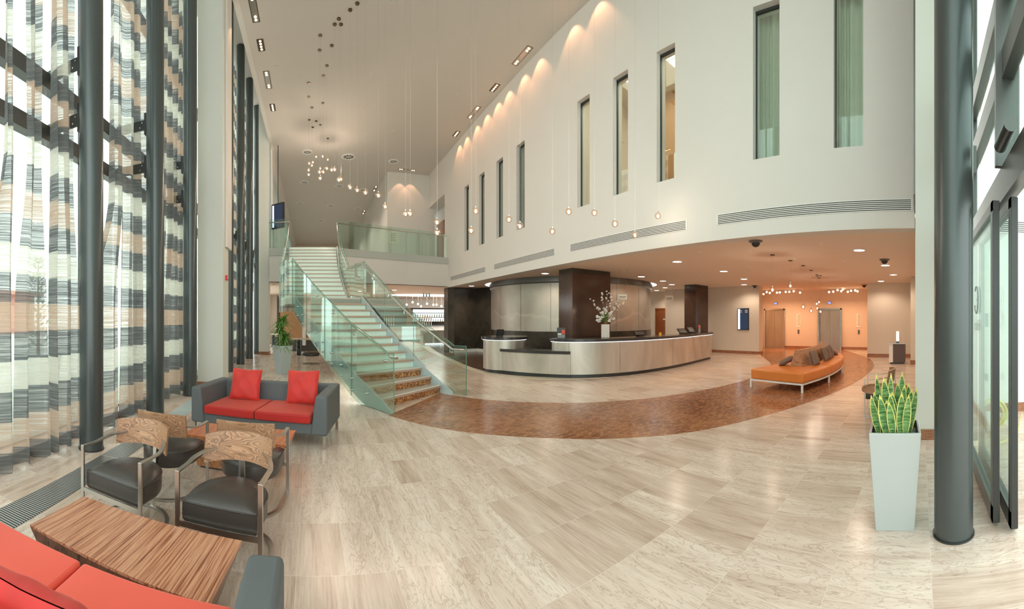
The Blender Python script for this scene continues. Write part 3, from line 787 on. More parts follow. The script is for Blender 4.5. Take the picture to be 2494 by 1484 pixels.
for y in (15.9, 15.05, 14.0, 13.1, 12.2, 11.4, 10.4, 9.5, 7.9, 6.9):
    spot_light('wall_washer', (5.99, y, CZ - .03), 28, (1, .44, .22), 1.45, .45, .01, rot=(0, -.22, 0))
for x in (4.65, 5.25): spot_light('wall_washer', (x, 20.1, CZ - .03), 34, (1, .54, .32), 1.25, .15)
for x, y, lab in ((3.75, 23.3, 'small ceiling slot past the corner of the bay wall'), (3.75, 28.6, 'second small ceiling slot far along the upper hall')): ceiling_slot((x, y, CZ), 0, True, lab)
for y in (9.7, 11.1, 12.75, 14.4): spot_light('wall_washer', (-1.6, y, CZ - .03), 40, WARM, 1.4, .2)

def downlight(x, y, z, lab, r=.12, power=75, col=WARMW, group='downlights in the reception ceiling'):
    t = thing('downlight', lab, 'ceiling light', (x, y, z), 0, group)
    MB().lathe([(r + .02, 0.001), (r + .02, -.012), (r, -.014), (r, -.004)], 28).build('rim', M['white'], t, smooth=40)
    MB().lathe([(.0005, -.010), (r, -.010)], 28).build('lens', M['discE'], t)
    if power: spot_light('downlight_lamp', (0, 0, -.03), power, col, 2.6, .6, .10, parent=t)
    return t
dl = [(7.16, 10.46, 'downlight left of the big dark column, in front of the drum wall'), (7.01, 16.15, 'downlight above the dark panelled wall by the bar'), (8.1, 5.89, 'nearest downlight over the middle of the desk'),
      (10.55, 5.87, 'downlight between the desk and the bench, nearest to the dome camera'), (12.99, 6.36, 'downlight before the screen wall, larger of the close pair'), (15.2, 7.44, 'downlight before the screen wall, smaller and farther of the pair'),
      (10.23, 9.0, 'downlight right of the big dark column'), (11.98, 9.4, 'downlight above the desk, second right of the big dark column'), (13.5, 10.1, 'downlight just left of the smaller dark column'),
      (14.7, 11.4, 'downlight near the rear door wall, middle of three'), (15.9, 12.9, 'downlight farthest back by the rear door'), (8.22, 1.3, 'largest downlight, right of the bench'),
      (10.67, 0.95, 'downlight below the right dome camera'), (13.01, 0.89, 'downlight above the side cabinet'), (15.2, 1.53, 'farthest downlight by the alcove wall')]
for x, y, lab in dl: downlight(x, y, SOF, lab)
downlight(2.6, 21.5, 3.16, 'downlight in the bar ceiling left of the stair glass', .12, 25, group='downlights in the bar ceiling')
downlight(4.3, 20.2, 3.16, 'downlight in the bar ceiling right of the stair handrail', .12, 25, group='downlights in the bar ceiling')

def dome_cam(x, y, lab, s=1.0):
    t = thing('dome_camera', lab, 'security camera', (x, y, SOF))
    MB().lathe([(.13 * s, 0), (.13 * s, -.02 * s), (.08 * s, -.045 * s)], 20).build('housing', M['frame'], t, smooth=40)
    MB().lathe([(.08 * s, -.04 * s), (.078 * s, -.07 * s), (.055 * s, -.105 * s), (.02 * s, -.12 * s), (.001, -.122 * s)], 20).build('dome', M['black'], t, smooth=60)
dome_cam(6.7, 3.03, 'dome camera under the white wall edge, above the bench')
dome_cam(9.62, 0.88, 'dome camera near the entrance side of the low ceiling')
dome_cam(15.8, 7.2, 'small dome camera at the corner of the screen wall')
dome_cam(16.9, 2.45, 'small dome camera at the alcove corner')
rnd = random.Random(5)
for k, (x, y) in enumerate([(7.3, 1.9), (9.0, 3.0), (7.2, 4.6), (9.2, 7.6), (8.6, 8.3), (11.3, 7.3), (12.8, 8.7), (10.4, 4.9), (7.6, 3.6), (9.7, 1.9)]):
    tag(MB().lathe([(.045 + .02 * (k % 2), 0), (.045 + .02 * (k % 2), -.012), (.001, -.02)], 14, (x, y, SOF)).build('ceiling_sensor', M['white'], smooth=40), 'small round sensor on the low reception ceiling', 'sensor', 'small round sensors on the low ceiling')
for k, (x, y) in enumerate([(1.89, 14.47), (1.92, 12.42), (-1.17, 12.11), (5.0, 12.74), (3.4, 16.0), (2.0, 9.5)]):
    tag(MB().lathe([(.09, 0), (.09, -.012), (.001, -.018)], 16, (x, y, CZ)).build('ceiling_sensor', M['ceil'], smooth=40), 'small pale disc sensor on the high white ceiling', 'sensor', 'pale disc sensors on the high ceiling')

for x, y in ((1.0, 20.5), (1.0, 26), (1.0, 32), (1.0, 38)):
    spot_light('upper_hall_fill', (x, y, CZ - .05), 330, (1, .82, .66), 2.4, .5, .1)  # added fill spots without fixtures; floor bounce brightens the far ceiling
# swirl diffusers
df = [(-0.29, 18.4, 'leftmost of the nearest row'), (1.72, 18.87, 'large, middle of the nearest row'), (4.02, 19.07, 'right of the nearest row, above the bay wall slot'), (-0.53, 22.49, 'left of the second row'), (1.56, 23.07, 'middle of the second row'), (3.1, 23.6, 'right of the second row'),
      (-0.92, 26.57, 'left of the third row'), (1.21, 27.09, 'middle of the third row'), (3.2, 27.77, 'right of the third row'), (-1.47, 30.68, 'left of the fourth row'), (0.61, 31.27, 'middle of the fourth row'), (-0.02, 35.38, 'fifth row'), (-0.87, 38.6, 'farthest, fifth row left')]
for x, y, lab in df:
    R_ = .36 if 'large' in lab else .26
    t = thing('swirl_diffuser', 'round ceiling diffuser, ' + lab, 'vent', (x, y, CZ), 0, 'round diffusers on the high ceiling')
    MB().lathe([(R_, 0), (R_, -.015), (R_ * .75, -.03), (R_ * .70, -.006)], 24).build('rim', M['white'], t, smooth=40)
    MB().lathe([(R_ * .7, -.006), (.001, -.006)], 24).build('recess', M['slotdark'], t)
    g = MB()
    for k in range(8):
        a = k * PI / 4; g.bar([(0.03 * math.cos(a), 0.03 * math.sin(a), -.012), (R_ * .7 * math.cos(a), R_ * .7 * math.sin(a), -.012)], R_ * .09, .006)
    g.build('vanes', M['white'], t)

# glass globe pendants
glob = MB().ball((0, 0, 0), .062, 16, 10).build('globe', M['bulbglass'], None, smooth=0)
fil = MB().ball((0, 0, -.012), .025, 8, 6, 1.3).build('lamp', M['bulbE'], None, smooth=0)
can = MB().lathe([(.001, 0), (.055, 0), (.055, -.02), (.001, -.022)], 16).build('canopy', M['canopy'], None, smooth=40)
cap = MB().lathe([(.016, .055), (.016, .085), (.003, .09)], 8).build('cap', M['chrome'], None)
protos = [glob, fil, can, cap]
def pendant(x, y, z, top, lab, group, s=1.0, power=0):
    t = thing('globe_pendant', lab, 'pendant light', (x, y, z), 0, group)
    for src in (glob, fil, cap):
        c = src.copy(); COL.objects.link(c); c.parent = t; c.scale = (s, s, s)
    c = can.copy(); COL.objects.link(c); c.parent = t; c.location = (0, 0, top - z)
    MB().tube([(0, 0, .08 * s), (0, 0, top - z - .02)], .0014, 4).build('cable', M['satin'], t)
    if power:
        l = bpy.data.lights.new('pendant_lamp', 'POINT'); l.energy = power; l.color = (1.0, .87, .74); l.shadow_soft_size = .008
        lo = bpy.data.objects.new('pendant_lamp', l); COL.objects.link(lo); lo.parent = t; lo.location = (0, 0, .034)
clus = [(0.11, 15.5, 8.14), (0.34, 14.2, 7.61), (0.63, 16.99, 8.64), (-0.17, 15.4, 7.83), (-0.03, 16.0, 8.12), (-0.06, 14.5, 7.39), (-0.17, 13.8, 6.95), (-0.16, 13.0, 6.49), (0.28, 15.8, 7.79), (0.18, 11.4, 5.97), (0.32, 12.6, 6.43), (0.42, 12.09, 6.35), (0.53, 11.19, 5.96), (0.57, 10.38, 5.66), (0.19, 10.8, 5.57)]
for k, (x, y, z) in enumerate(sorted(clus, key=lambda p: p[0] / p[1])):
    pendant(x, y, z, CZ, 'glass globe pendant in the tight far cluster above the stairs, %s from its left' % ORD[k], 'globe pendants over the stairs and desk', 1.0, 30 if k % 2 == 0 else 0)
row = [(0.67, 10.18, 5.31), (0.74, 10.37, 5.4), (0.94, 9.86, 5.01), (1.1, 9.64, 4.87), (1.25, 9.22, 4.68), (1.44, 8.48, 4.39), (1.59, 8.45, 4.14), (1.94, 7.97, 3.87), (2.06, 8.04, 3.9), (2.39, 7.21, 3.54), (2.33, 7.02, 3.29), (2.94, 6.79, 3.33), (2.94, 6.57, 3.65), (3.64, 6.56, 3.57), (3.67, 6.19, 3.37), (4.41, 6.19, 3.36), (4.36, 5.6, 3.61), (4.92, 5.52, 3.67), (4.86, 4.9, 3.34), (5.48, 4.98, 3.25), (5.76, 4.64, 3.61)]
for k, (x, y, z) in enumerate(sorted(row, key=lambda p: p[0] / p[1])):
    n_ = k if k < 11 else None
    lab = ('glass globe pendant in the sweeping row right of the stair cluster, %s from its left' % ORD[k]) if k < 11 else ('glass globe pendant in front of the slot windows, %s from the left' % ORD[k - 11])
    pendant(x, y, z, CZ, lab, 'globe pendants over the stairs and desk', 1.0, (24 if k < 11 else 5) if k % 2 == 0 else 0)
spc = [(8.3, 3.33), (9.3, 3.24), (10.3, 3.21), (11.39, 3.29), (12.59, 3.44), (12.99, 3.53), (13.59, 3.63), (12.89, 3.39)]
sz = [2.31, 2.48, 1.97, 1.88, 2.14, 2.0, 2.24, 1.88]
for k, (x, y) in enumerate(spc):
    pendant(x, y, sz[k], SOF, 'glass globe pendant above the orange bench, %s from the left' % ORD[k], 'globe pendants over the bench', 1.0, 10 if k % 3 == 0 else 0)
for o in protos: bpy.data.objects.remove(o)
# glowing lamp clusters at the lift lobby ceiling
for k, (ya, yb, lab) in enumerate([(5.9, 8.2, 'left'), (2.9, 4.5, 'right')]):
    t = thing('lamp_cluster', 'long glowing cluster of small lamps at the ceiling before the %s lift' % lab, 'ceiling light', (18.6, (ya + yb) / 2, SOF))
    MB().box(-.02, .02, -(yb - ya) / 2, (yb - ya) / 2, -.05, -.01).build('rail', M['satin'], t)
    rr = random.Random(k)
    for q in range(9):
        yy = -(yb - ya) / 2 + (yb - ya) * (q + .5) / 9
        MB().ball((rr.uniform(-.3, .3), yy, -.08 - rr.uniform(0, .12)), .05, 10, 7).build('lamp', M['bulbE'], t, smooth=0)
area_light('lift_lobby_light', (18.3, 7.0, SOF - .35), .4, 2.6, 60, WARM, spread=2.9)
area_light('lift_lobby_light', (18.3, 3.7, SOF - .35), .4, 2.0, 45, WARM, spread=2.9)

# ================================================================== STAIRCASE
RZ = 0.171
Lk = {0: (1.36, 6.55), 1: (1.20, 6.92), 3: (0.84, 7.68), 5: (0.55, 8.36), 7: (0.27, 9.02), 9: (0.0, 9.55), 11: (-0.25, 10.02), 13: (-0.48, 10.45)}
Rk = {0: (2.92, 7.80), 1: (2.75, 8.08), 3: (2.43, 8.52), 5: (2.18, 9.03), 7: (1.95, 9.5), 9: (1.74, 9.97), 11: (1.54, 10.43), 13: (1.34, 10.9)}
def pathfn(dct):
    ks = sorted(dct); cp = catmull([(*dct[k], 0) for k in ks], 16)
    def f(k):
        for i in range(len(ks) - 1):
            if k <= ks[i + 1] or i == len(ks) - 2:
                t = (k - ks[i]) / (ks[i + 1] - ks[i]); j = (i + t) * 16
                a = int(max(0, min(len(cp) - 2, math.floor(j)))); q = cp[a].lerp(cp[a + 1], j - a)
                return Vector((q.x, q.y))
    return f
fL, fR = pathfn(Lk), pathfn(Rk)
RU = 0.165; YU0, YU1 = 12.15, 15.80
def uL(k): t = k / 14.0; return Vector((-0.98 + .04 * math.sin(t * PI), YU0 + (YU1 - YU0) * t))
def uR(k): t = k / 14.0; return Vector((1.04 - 0.10 * t - .10 * math.sin(t * PI), YU0 + (YU1 - YU0) * t))
stair = thing('staircase', 'curved glass sided staircase with lit frosted risers rising to the upper level', 'staircase', (0, 0, 0))
def quad_prism(a, b_, c, d, z0, z1, name, mat):
    return MB().prism([tuple(a), tuple(b_), tuple(c), tuple(d)], z0, z1).build(name, mat, stair)
zt = [0]
for k in range(1, 14):
    a, b_ = fL(k), fR(k); fwd = (fL(min(13, k + .05)) - fL(k)).normalized() if k < 13 else (fL(13) - fL(12.9)).normalized()
    z1 = RZ * k; z0 = RZ * (k - 1)
    wood = k <= 3
    quad_prism(a, b_, b_ + fwd * .03, a + fwd * .03, z0, z1 - .04, 'riser', M['risermosaic'] if wood else M['frosted'])
    if k < 13:
        c, d = fR(k + 1), fL(k + 1)
        quad_prism(a - fwd * .03, b_ - fwd * .03, c + fwd * .03, d + fwd * .03, z1 - .045, z1, 'tread', M['tread'])
        quad_prism(a - fwd * .036, b_ - fwd * .036, b_ - fwd * .031, a - fwd * .031, z1 - .043, z1 - .004, 'nosing', M['nosing'])
        quad_prism(a - fwd * .022, b_ - fwd * .022, b_ + fwd * .02, a + fwd * .02, z1, z1 + .0015, 'nosing_strip', M['white'] if wood else M['nosing'])
LZ = RZ * 13
land = [tuple(fL(13)), tuple(fR(13)), (1.12, 11.5), tuple(uR(0) + Vector((0, .06))), tuple(uL(0) + Vector((0, .06))), (-.86, 11.4), (-.68, 10.85)]
MB().prism(land, LZ - .18, LZ).build('landing', M['tread'], stair)
for k in range(1, 15):
    a, b_ = uL(k - 1) + Vector((0, .0)), uR(k - 1); z1 = LZ + RU * k; z0 = z1 - RU
    y = a.y
    quad_prism((a.x, y), (b_.x, y), (b_.x, y + .03), (a.x, y + .03), z0, z1 - .03, 'riser', M['frosted'])
    if k < 14:
        quad_prism((a.x, y - .03), (b_.x, y - .03), (b_.x, y + .29), (a.x, y + .29), z1 - .035, z1, 'tread', M['tread'])
        quad_prism((a.x, y - .036), (b_.x, y - .036), (b_.x, y - .031), (a.x, y - .031), z1 - .033, z1 - .004, 'nosing', M['nosing'])
# lamps beneath the treads make the risers glow
for k in (5, 7.5, 10): 
    m_ = (fL(k) + fR(k)) / 2
    area_light('riser_lamp', (m_.x - .12, m_.y + .25, RZ * k - .25), 1.2, .2, 9, (.85, 1, .93), rot=(-1.2, 0, .55))

# side strips: offset path with height
def strip_path(side):
    out = []
    f = fL if side == 'L' else fR
    for i in range(0, 53):
        k = i / 4.0
        p = f(k); q = f(min(13, k + .1)) - f(max(0, k - .1)); q = q.normalized()
        n = Vector((-q.y, q.x)) if side == 'L' else Vector((q.y, -q.x))
        out.append((p, n, RZ * k))
    return out
def add_strip(mb, pts, off, zlo, zhi, th):
    """pts: list (pos, normal, z)"""
    a = []
    for p, n, z in pts:
        lo, hi = zlo(z), zhi(z)
        i_, o_ = p + n * off, p + n * (off + th)
        a.append([(i_.x, i_.y, lo), (o_.x, o_.y, lo), (o_.x, o_.y, hi), (i_.x, i_.y, hi)])
    vs = [v for q in a for v in q]; m = len(a)
    fs = [(i * 4 + k, i * 4 + (k + 1) % 4, (i + 1) * 4 + (k + 1) % 4, (i + 1) * 4 + k) for i in range(m - 1) for k in range(4)]
    fs += [(3, 2, 1, 0), tuple((m - 1) * 4 + k for k in range(4))]
    return mb.add(vs, fs)
def extend(pts, front, back=0):
    p, n, z = pts[0]; d = (pts[1][0] - pts[0][0]).normalized()
    res = []
    if front: res.append((p - d * front, n, z))
    return res + pts
lo_s = lambda z: max(0.0, z - .40); hi_s = lambda z: z + .04
SL, SR = strip_path('L'), strip_path('R')
# steel stringers
add_strip(MB(), SL, .02, lambda z: max(0.0, z - .36), lambda z: max(.02, z + .05), .03).build('stringer', M['stringer'], stair, smooth=30)
add_strip(MB(), SR, .02, lambda z: max(0.0, z - .36), lambda z: max(.02, z + .05), .03).build('stringer', M['stringer'], stair, smooth=30)
def glass_side(pts, segs, off, zlo, zhi):
    for a, b_ in segs:
        add_strip(MB(), pts[a:b_ + 1], off, zlo, zhi, .016).build('glass_panel', M['stairglass'], stair, smooth=30)
        p, n, z = pts[b_]
        c = p + n * (off + .008)
        MB().box(c.x - .006, c.x + .006, c.y - .006, c.y + .006, zlo(z), zhi(z)).build('glass_edge', M['glassedge'], stair)
SLe = [(p, n, z) for p, n, z in SL]; 
topz = lambda z: z + 1.05
# first post edge
for S, ext in ((SL, .18), (SR, .32)):
    d = (S[1][0] - S[0][0]).normalized(); S.insert(0, (S[0][0] - d * ext, S[0][1], 0.0))
glass_side(SL, [(0, 13), (13, 27), (27, 40), (40, 53)], .09, lo_s, topz)
glass_side(SR, [(0, 18), (18, 36), (36, 53)], .09, lo_s, topz)
for S in (SL, SR):
    p, n, z = S[0]; c = p + n * .098
    MB().box(c.x - .007, c.x + .007, c.y - .007, c.y + .007, 0, 1.05).build('glass_edge', M['glassedge'], stair)
    MB().tube([tuple(p + n * .098) + (z + 1.05,) for p, n, z in S], .006, 6).build('glass_top_edge', M['glassedge'], stair)
def rail(S, off, dz, name='handrail'):
    pts = [tuple(p + n * off) + (z + dz,) for p, n, z in S]
    MB().tube(pts, .024, 10).build(name, M['chrome'], stair, smooth=40)
rail(SL, .03, .97); rail(SR, .03, .97)
for S in (SL, SR):
    for i in (2, 12, 22, 32, 44):
        p, n, z = S[i]; a = p + n * .10; b_ = p + n * .03
        MB().tube([(a.x, a.y, z + .86), ((b_.x), b_.y, z + .86), (b_.x, b_.y, z + .95)], .009, 6).build('rail_bracket', M['chrome'], stair, smooth=40)
        MB().tube([(p + n * .085).to_tuple() + (z + .86,), (p + n * .125).to_tuple() + (z + .86,)], .024, 10).build('bracket_boss', M['chrome'], stair, smooth=40)
    for i in range(3, 53, 5):
        p, n, z = S[i]
        for dz in (-.06, -.29):
            zz = z + dz
            if zz < .04: continue
            MB().tube([(p + n * .05).to_tuple() + (zz,), (p + n * .125).to_tuple() + (zz,)], .022, 10).build('standoff_bolt', M['chrome'], stair, smooth=40)
# landing and upper flight sides
def poly_side(pts, z0s, z1s, th=.016, name='glass_panel', mat='stairglass'):
    for (a, b_, za, zb, ta, tb) in zip(pts[:-1], pts[1:], z0s[:-1], z0s[1:], z1s[:-1], z1s[1:]):
        a = Vector(a); b_ = Vector(b_); n = Vector((-(b_ - a).y, (b_ - a).x)).normalized() * th / 2
        MB().add([(a.x - n.x, a.y - n.y, za), (b_.x - n.x, b_.y - n.y, zb), (b_.x + n.x, b_.y + n.y, zb), (a.x + n.x, a.y + n.y, za),
                  (a.x - n.x, a.y - n.y, ta), (b_.x - n.x, b_.y - n.y, tb), (b_.x + n.x, b_.y + n.y, tb), (a.x + n.x, a.y + n.y, ta)],
                 [(0, 1, 2, 3), (4, 7, 6, 5), (0, 4, 5, 1), (1, 5, 6, 2), (2, 6, 7, 3), (3, 7, 4, 0)]).build(name, M[mat], stair)
pl = [tuple(SL[-1][0] + SL[-1][1] * .1), (-.80, 10.82), (-.97, 11.4), (-1.08, 12.1)]
poly_side(pl, [LZ - .4] * 4, [LZ + 1.05] * 4)
MB().tube([(x + .06, y, LZ + .97) for x, y in pl], .024, 10).build('handrail', M['chrome'], stair, smooth=40)
pr = [tuple(SR[-1][0] + SR[-1][1] * .1), (1.24, 11.5), (1.15, 12.1)]
poly_side(pr, [LZ - .4] * 3, [LZ + 1.05] * 3)
MB().tube([(x - .07, y, LZ + .97) for x, y in pr], .024, 10).build('handrail', M['chrome'], stair, smooth=40)
for sgn, fu in ((-1, uL), (1, uR)):
    pts = [fu(k) + Vector((sgn * .10, 0)) for k in (0, 3.5, 7, 10.5, 14)]
    zz = [LZ + RU * k for k in (0, 3.5, 7, 10.5, 14)]
    poly_side([tuple(p) for p in pts], [z - .40 for z in zz], [z + 1.07 for z in zz])
    pts2 = [tuple(p - Vector((sgn * .07, 0))) + (z + 1.0,) for p, z in zip(pts, zz)] + [(pts[-1].x - sgn * .07, pts[-1].y + .25, zz[-1] + 1.0)]
    MB().tube(pts2, .024, 10).build('handrail', M['chrome'], stair, smooth=40)
    MB().tube([tuple(p) + (z + 1.07,) for p, z in zip(pts, zz)], .006, 6).build('glass_top_edge', M['glassedge'], stair)
    g = MB()
    poly = [(fu(k) + Vector((sgn * .03, 0)), LZ + RU * k) for k in (0, 7, 14)]
    poly_side([tuple(p) for p, z in poly], [z - .34 for p, z in poly], [z + .06 for p, z in poly], .03, 'stringer', 'stringer')
    for k in (1, 3, 5, 7, 9, 11, 13):
        p = fu(k) + Vector((sgn * .05, 0)); z = LZ + RU * k
        for dz in (-.06, -.29):
            MB().tube([(p.x, p.y, z + dz), (p.x + sgn * .08, p.y, z + dz)], .022, 10).build('standoff_bolt', M['chrome'], stair, smooth=40)
    for k in (2, 6, 10):
        p = fu(k) + Vector((sgn * .1, 0)); z = LZ + RU * k
        MB().tube([(p.x, p.y, z + .86), (p.x - sgn * .07, p.y, z + .86), (p.x - sgn * .07, p.y, z + .98)], .009, 6).build('rail_bracket', M['chrome'], stair, smooth=40)

# ================================================================== RECEPTION DESK
desk = thing('reception_desk', 'long curved brushed metal reception desk with a dark counter and lit edge', 'reception desk', (0, 0, 0))
def offset_curve(pts, d):
    out = []
    for i, p in enumerate(pts):
        t = (pts[min(i + 1, len(pts) - 1)] - pts[max(i - 1, 0)]).normalized(); out.append(p + Vector((-t.y, t.x, 0)) * d)
    return out
front = catmull([(6.35, 9.05, 0), (6.33, 8.62, 0), (6.62, 8.22, 0), (7.3, 7.83, 0), (8.4, 7.55, 0), (9.7, 7.50, 0), (11.1, 7.62, 0), (12.4, 7.82, 0), (13.4, 8.02, 0), (13.72, 8.4, 0), (13.5, 8.8, 0)], 10)
def ribbon(fr, depth, z0, z1, out=0.0):
    f = offset_curve(fr, -out); b_ = offset_curve(fr, depth)
    mb = MB(); n = len(f); vs = []
    for a, c in zip(f, b_): vs += [(a.x, a.y, z0), (c.x, c.y, z0), (c.x, c.y, z1), (a.x, a.y, z1)]
    fs = [(i * 4 + k, i * 4 + (k + 1) % 4, (i + 1) * 4 + (k + 1) % 4, (i + 1) * 4 + k) for i in range(n - 1) for k in range(4)]
    fs += [(3, 2, 1, 0), tuple((n - 1) * 4 + k for k in range(4))]
    return mb.add(vs, fs)
core = front[3:-4]
ribbon(core, .06, 0.10, 1.0).build('front_panel', M['desk'], desk, smooth=30)
ribbon(core, .5, 0.0, 0.10, -.05).build('plinth', M['darkframe'], desk, smooth=30)
ctop = ribbon(core, .62, 1.0, 1.08, .07).build('counter_top', M['counter'], desk, smooth=30)
ribbon(core, .02, .98, .992, .035).build('led_strip', M['ledE'], ctop, smooth=30)
ribbon([p for p in core], .30, .10, .98, -.27).build('desk_body', M['darkwall'], desk, smooth=30)
for i in (14, 32, 50, 66):
    jn = MB()
    p = core[i]; t_ = (core[i + 1] - core[i - 1]).normalized(); nn = Vector((t_.y, -t_.x, 0)) * .003
    q = p + nn; jn.add([(q.x - t_.x * .005, q.y - t_.y * .005, .1), (q.x + t_.x * .005, q.y + t_.y * .005, .1), (q.x + t_.x * .005, q.y + t_.y * .005, .97), (q.x - t_.x * .005, q.y - t_.y * .005, .97)], [(0, 1, 2, 3)]); jn.build('panel_joint', M['frame'], desk)

# low section
low = catmull([(5.26, 10.55, 0), (5.38, 10.05, 0), (5.70, 9.40, 0), (6.08, 8.80, 0), (6.50, 8.28, 0)], 8)
ribbon(low, .05, .10, .66).build('low_front_panel', M['desk'], desk, smooth=30)
ribbon(low, .5, 0, .10, -.05).build('low_plinth', M['darkframe'], desk, smooth=30)
ribbon(low, .55, .66, .74, .03).build('low_counter_top', M['counter'], desk, smooth=30)
# left pod
podc = (5.74, 10.65, 0); pr_ = .66
MB().lathe([(pr_, .10), (pr_, 1.0)], 48, podc).build('pod_panel', M['desk'], desk, smooth=0)
MB().lathe([(pr_ - .06, 0), (pr_ - .06, .10)], 48, podc).build('pod_plinth', M['darkframe'], desk, smooth=0)
MB().lathe([(.001, 1.0), (pr_ + .07, 1.0), (pr_ + .07, 1.08), (.001, 1.08)], 48, podc).build('pod_counter_top', M['counter'], desk, smooth=40); ptop = list(desk.children)[-1]
MB().lathe([(pr_ + .015, .98), (pr_ + .035, .98), (pr_ + .035, .992), (pr_ + .015, .992)], 48, podc).build('pod_led_strip', M['ledE'], ptop, smooth=40)

# things on the desk
vx, vy = 7.76, 8.22
va = thing('flower_vase', 'mottled white square vase with tall blossom twigs on the desk counter', 'vase', (vx, vy, 1.08), -.8)
MB().box(-.105, .105, -.105, .105, 0, .34).build('vase_body', M['vase'], va, bevel=.01)
va.scale = (1.14, 1.14, 1.14)
rn = random.Random(3)
bl = tw = None
twigs = MB(); petals = MB(); lv = MB()
def blossom(mb, c, r):
    for k in range(5):
        a = k * 2 * PI / 5 + rn.random(); d = Vector((math.cos(a), rn.uniform(-.6, .6), math.sin(a))).normalized()
        mb.ball(tuple(Vector(c) + d * r * .6), r * .55, 6, 4, .8)
camdir = Vector((math.cos(.72), -math.sin(.72)))  # local lateral spread
for (dx, dz, n_) in [(-.38, 1.0, 6), (-.10, 1.14, 8), (.06, 1.22, 8), (.18, 1.12, 7), (.36, 1.0, 9), (.46, .92, 8), (-.2, .8, 4), (.28, .75, 6)]:
    dy = rn.uniform(-.12, .12)
    pts = [Vector((0, 0, .3)), Vector((dx * .35, dy * .4, .3 + (dz - .3) * .45)), Vector((dx * .75, dy * .8, .3 + (dz - .3) * .8)), Vector((dx, dy, dz))]
    cpts = catmull(pts, 5); twigs.tube(cpts, [.008 * (1 - i / len(cpts)) + .002 for i in range(len(cpts))], 5)
    for q in range(n_):
        p = cpts[int(5 + (len(cpts) - 6) * (q + .5) / n_)]; petals.ball((p.x + rn.uniform(-.035, .035), p.y + rn.uniform(-.03, .03), p.z + rn.uniform(-.01, .03)), rn.uniform(.016, .027), 7, 5)
for q in range(20):
    a = rn.uniform(-1, 1); blossom(petals, (a * .22, rn.uniform(-.1, .1), .40 + rn.random() * .36), .045)
for q in range(16):
    a = rn.random() * 6.28; d = Vector((math.cos(a), math.sin(a), rn.uniform(-.2, .7))); c = Vector((0, 0, .38 + rn.random() * .15)); s_ = Vector((-d.y, d.x, 0)).normalized() * .045
    lv.add([c, c + d * .1 + s_, c + d * .2, c + d * .1 - s_], [(0, 1, 2, 3)])
twigs.build('twigs', M['twig'], va, smooth=0); petals.build('blossoms', M['petal'], va, smooth=0); lv.build('leaves', M['leaf'], va)

t = thing('leaflet_stand', 'black leaflet stand at the left end of the main desk counter', 'leaflet holder', (6.52, 8.72, 1.08), -.62)
MB().box(-.12, .12, -.01, .02, 0, .30).build('back_board', M['black'], t, bevel=.004)
MB().box(-.10, .10, -.03, .0, 0.01, .10).build('tray', M['frame'], t)
g = MB().box(.01, .10, -.018, -.011, .12, .24); g.build('red_picture', M['red2'], t)
MB().box(-.10, .0, -.018, -.011, .06, .14).build('pale_picture', M['sign'], t)
def monitor(x, y, rz, lab, w=.36, h=.24, z=1.08, tilt=.5):
    t = thing('desk_monitor', lab, 'monitor', (x, y, z), rz)
    g = MB(); a = Vector((0, math.sin(tilt), math.cos(tilt))); nrm = Vector((0, -math.cos(tilt), math.sin(tilt)))
    def slab(x0, x1, h0, h1, d0, d1): 
        v = []
        for d in (d0, d1):
            for (xx, hh) in ((x0, h0), (x1, h0), (x1, h1), (x0, h1)): v.append(Vector((xx, 0, .02)) + a * hh + nrm * d)
        return v
    MB().add(slab(-w / 2, w / 2, 0, h, 0, .025), [(0, 1, 2, 3), (7, 6, 5, 4), (0, 4, 5, 1), (1, 5, 6, 2), (2, 6, 7, 3), (3, 7, 4, 0)]).build('casing', M['black'], t); cas = t.children[0]
    MB().add(slab(-w / 2 + .02, w / 2 - .02, .02, h - .02, .026, .027), [(0, 1, 2, 3), (7, 6, 5, 4)]).build('rear_panel', M['frame'], cas)
    MB().box(-.08, .08, -.03, .12, 0, .02).build('foot', M['darkframe'], t)
monitor(9.05, 8.0, -.12, 'black monitor on the middle of the desk, right of the flowers', .42, .16, tilt=.7)
monitor(11.45, 8.05, .05, 'black monitor on the desk, left of the two beside the dark column', .5, .2, tilt=.7)
monitor(12.35, 8.25, .1, 'black monitor on the desk right next to the colourful leaflets', .45, .24, tilt=.7)
monitor(5.62, 10.75, -.3, 'small tilted tablet screen on the round left pod of the desk', .22, .26, tilt=-.7)
for k, (x, y, m_, lab, h) in enumerate([(12.62, 8.12, 'red2', 'pink and violet leaflet stack at the right end of the desk', .30), (12.80, 8.22, 'sign', 'grey blue leaflet in the rack at the right end of the desk', .28), (12.95, 8.32, 'leaf', 'green leaflet at the far right end of the desk', .2)]):
    t = thing('leaflet_holder', lab, 'leaflet holder', (x, y, 1.08), .2)
    MB().box(-.07, .07, -.02, .02, 0, h * .6).build('holder', M['chrome'], t); MB().box(-.065, .065, -.012, .006, 0.02, h).build('leaflets', M[m_], t)
tag(MB().box(11.85, 12.0, 8.35, 8.47, 1.08, 1.2).build('wooden_box', M['tan'], bevel=.01), 'small orange wooden box between the two right monitors on the desk', 'box')
tag(MB().prism([(10.0, 8.0), (10.12, 8.0), (10.12, 8.02), (10.0, 8.02)], 1.08, 1.17).build('yellow_card', M['yellow']), 'small yellow card standing on the desk before the rear door', 'card')
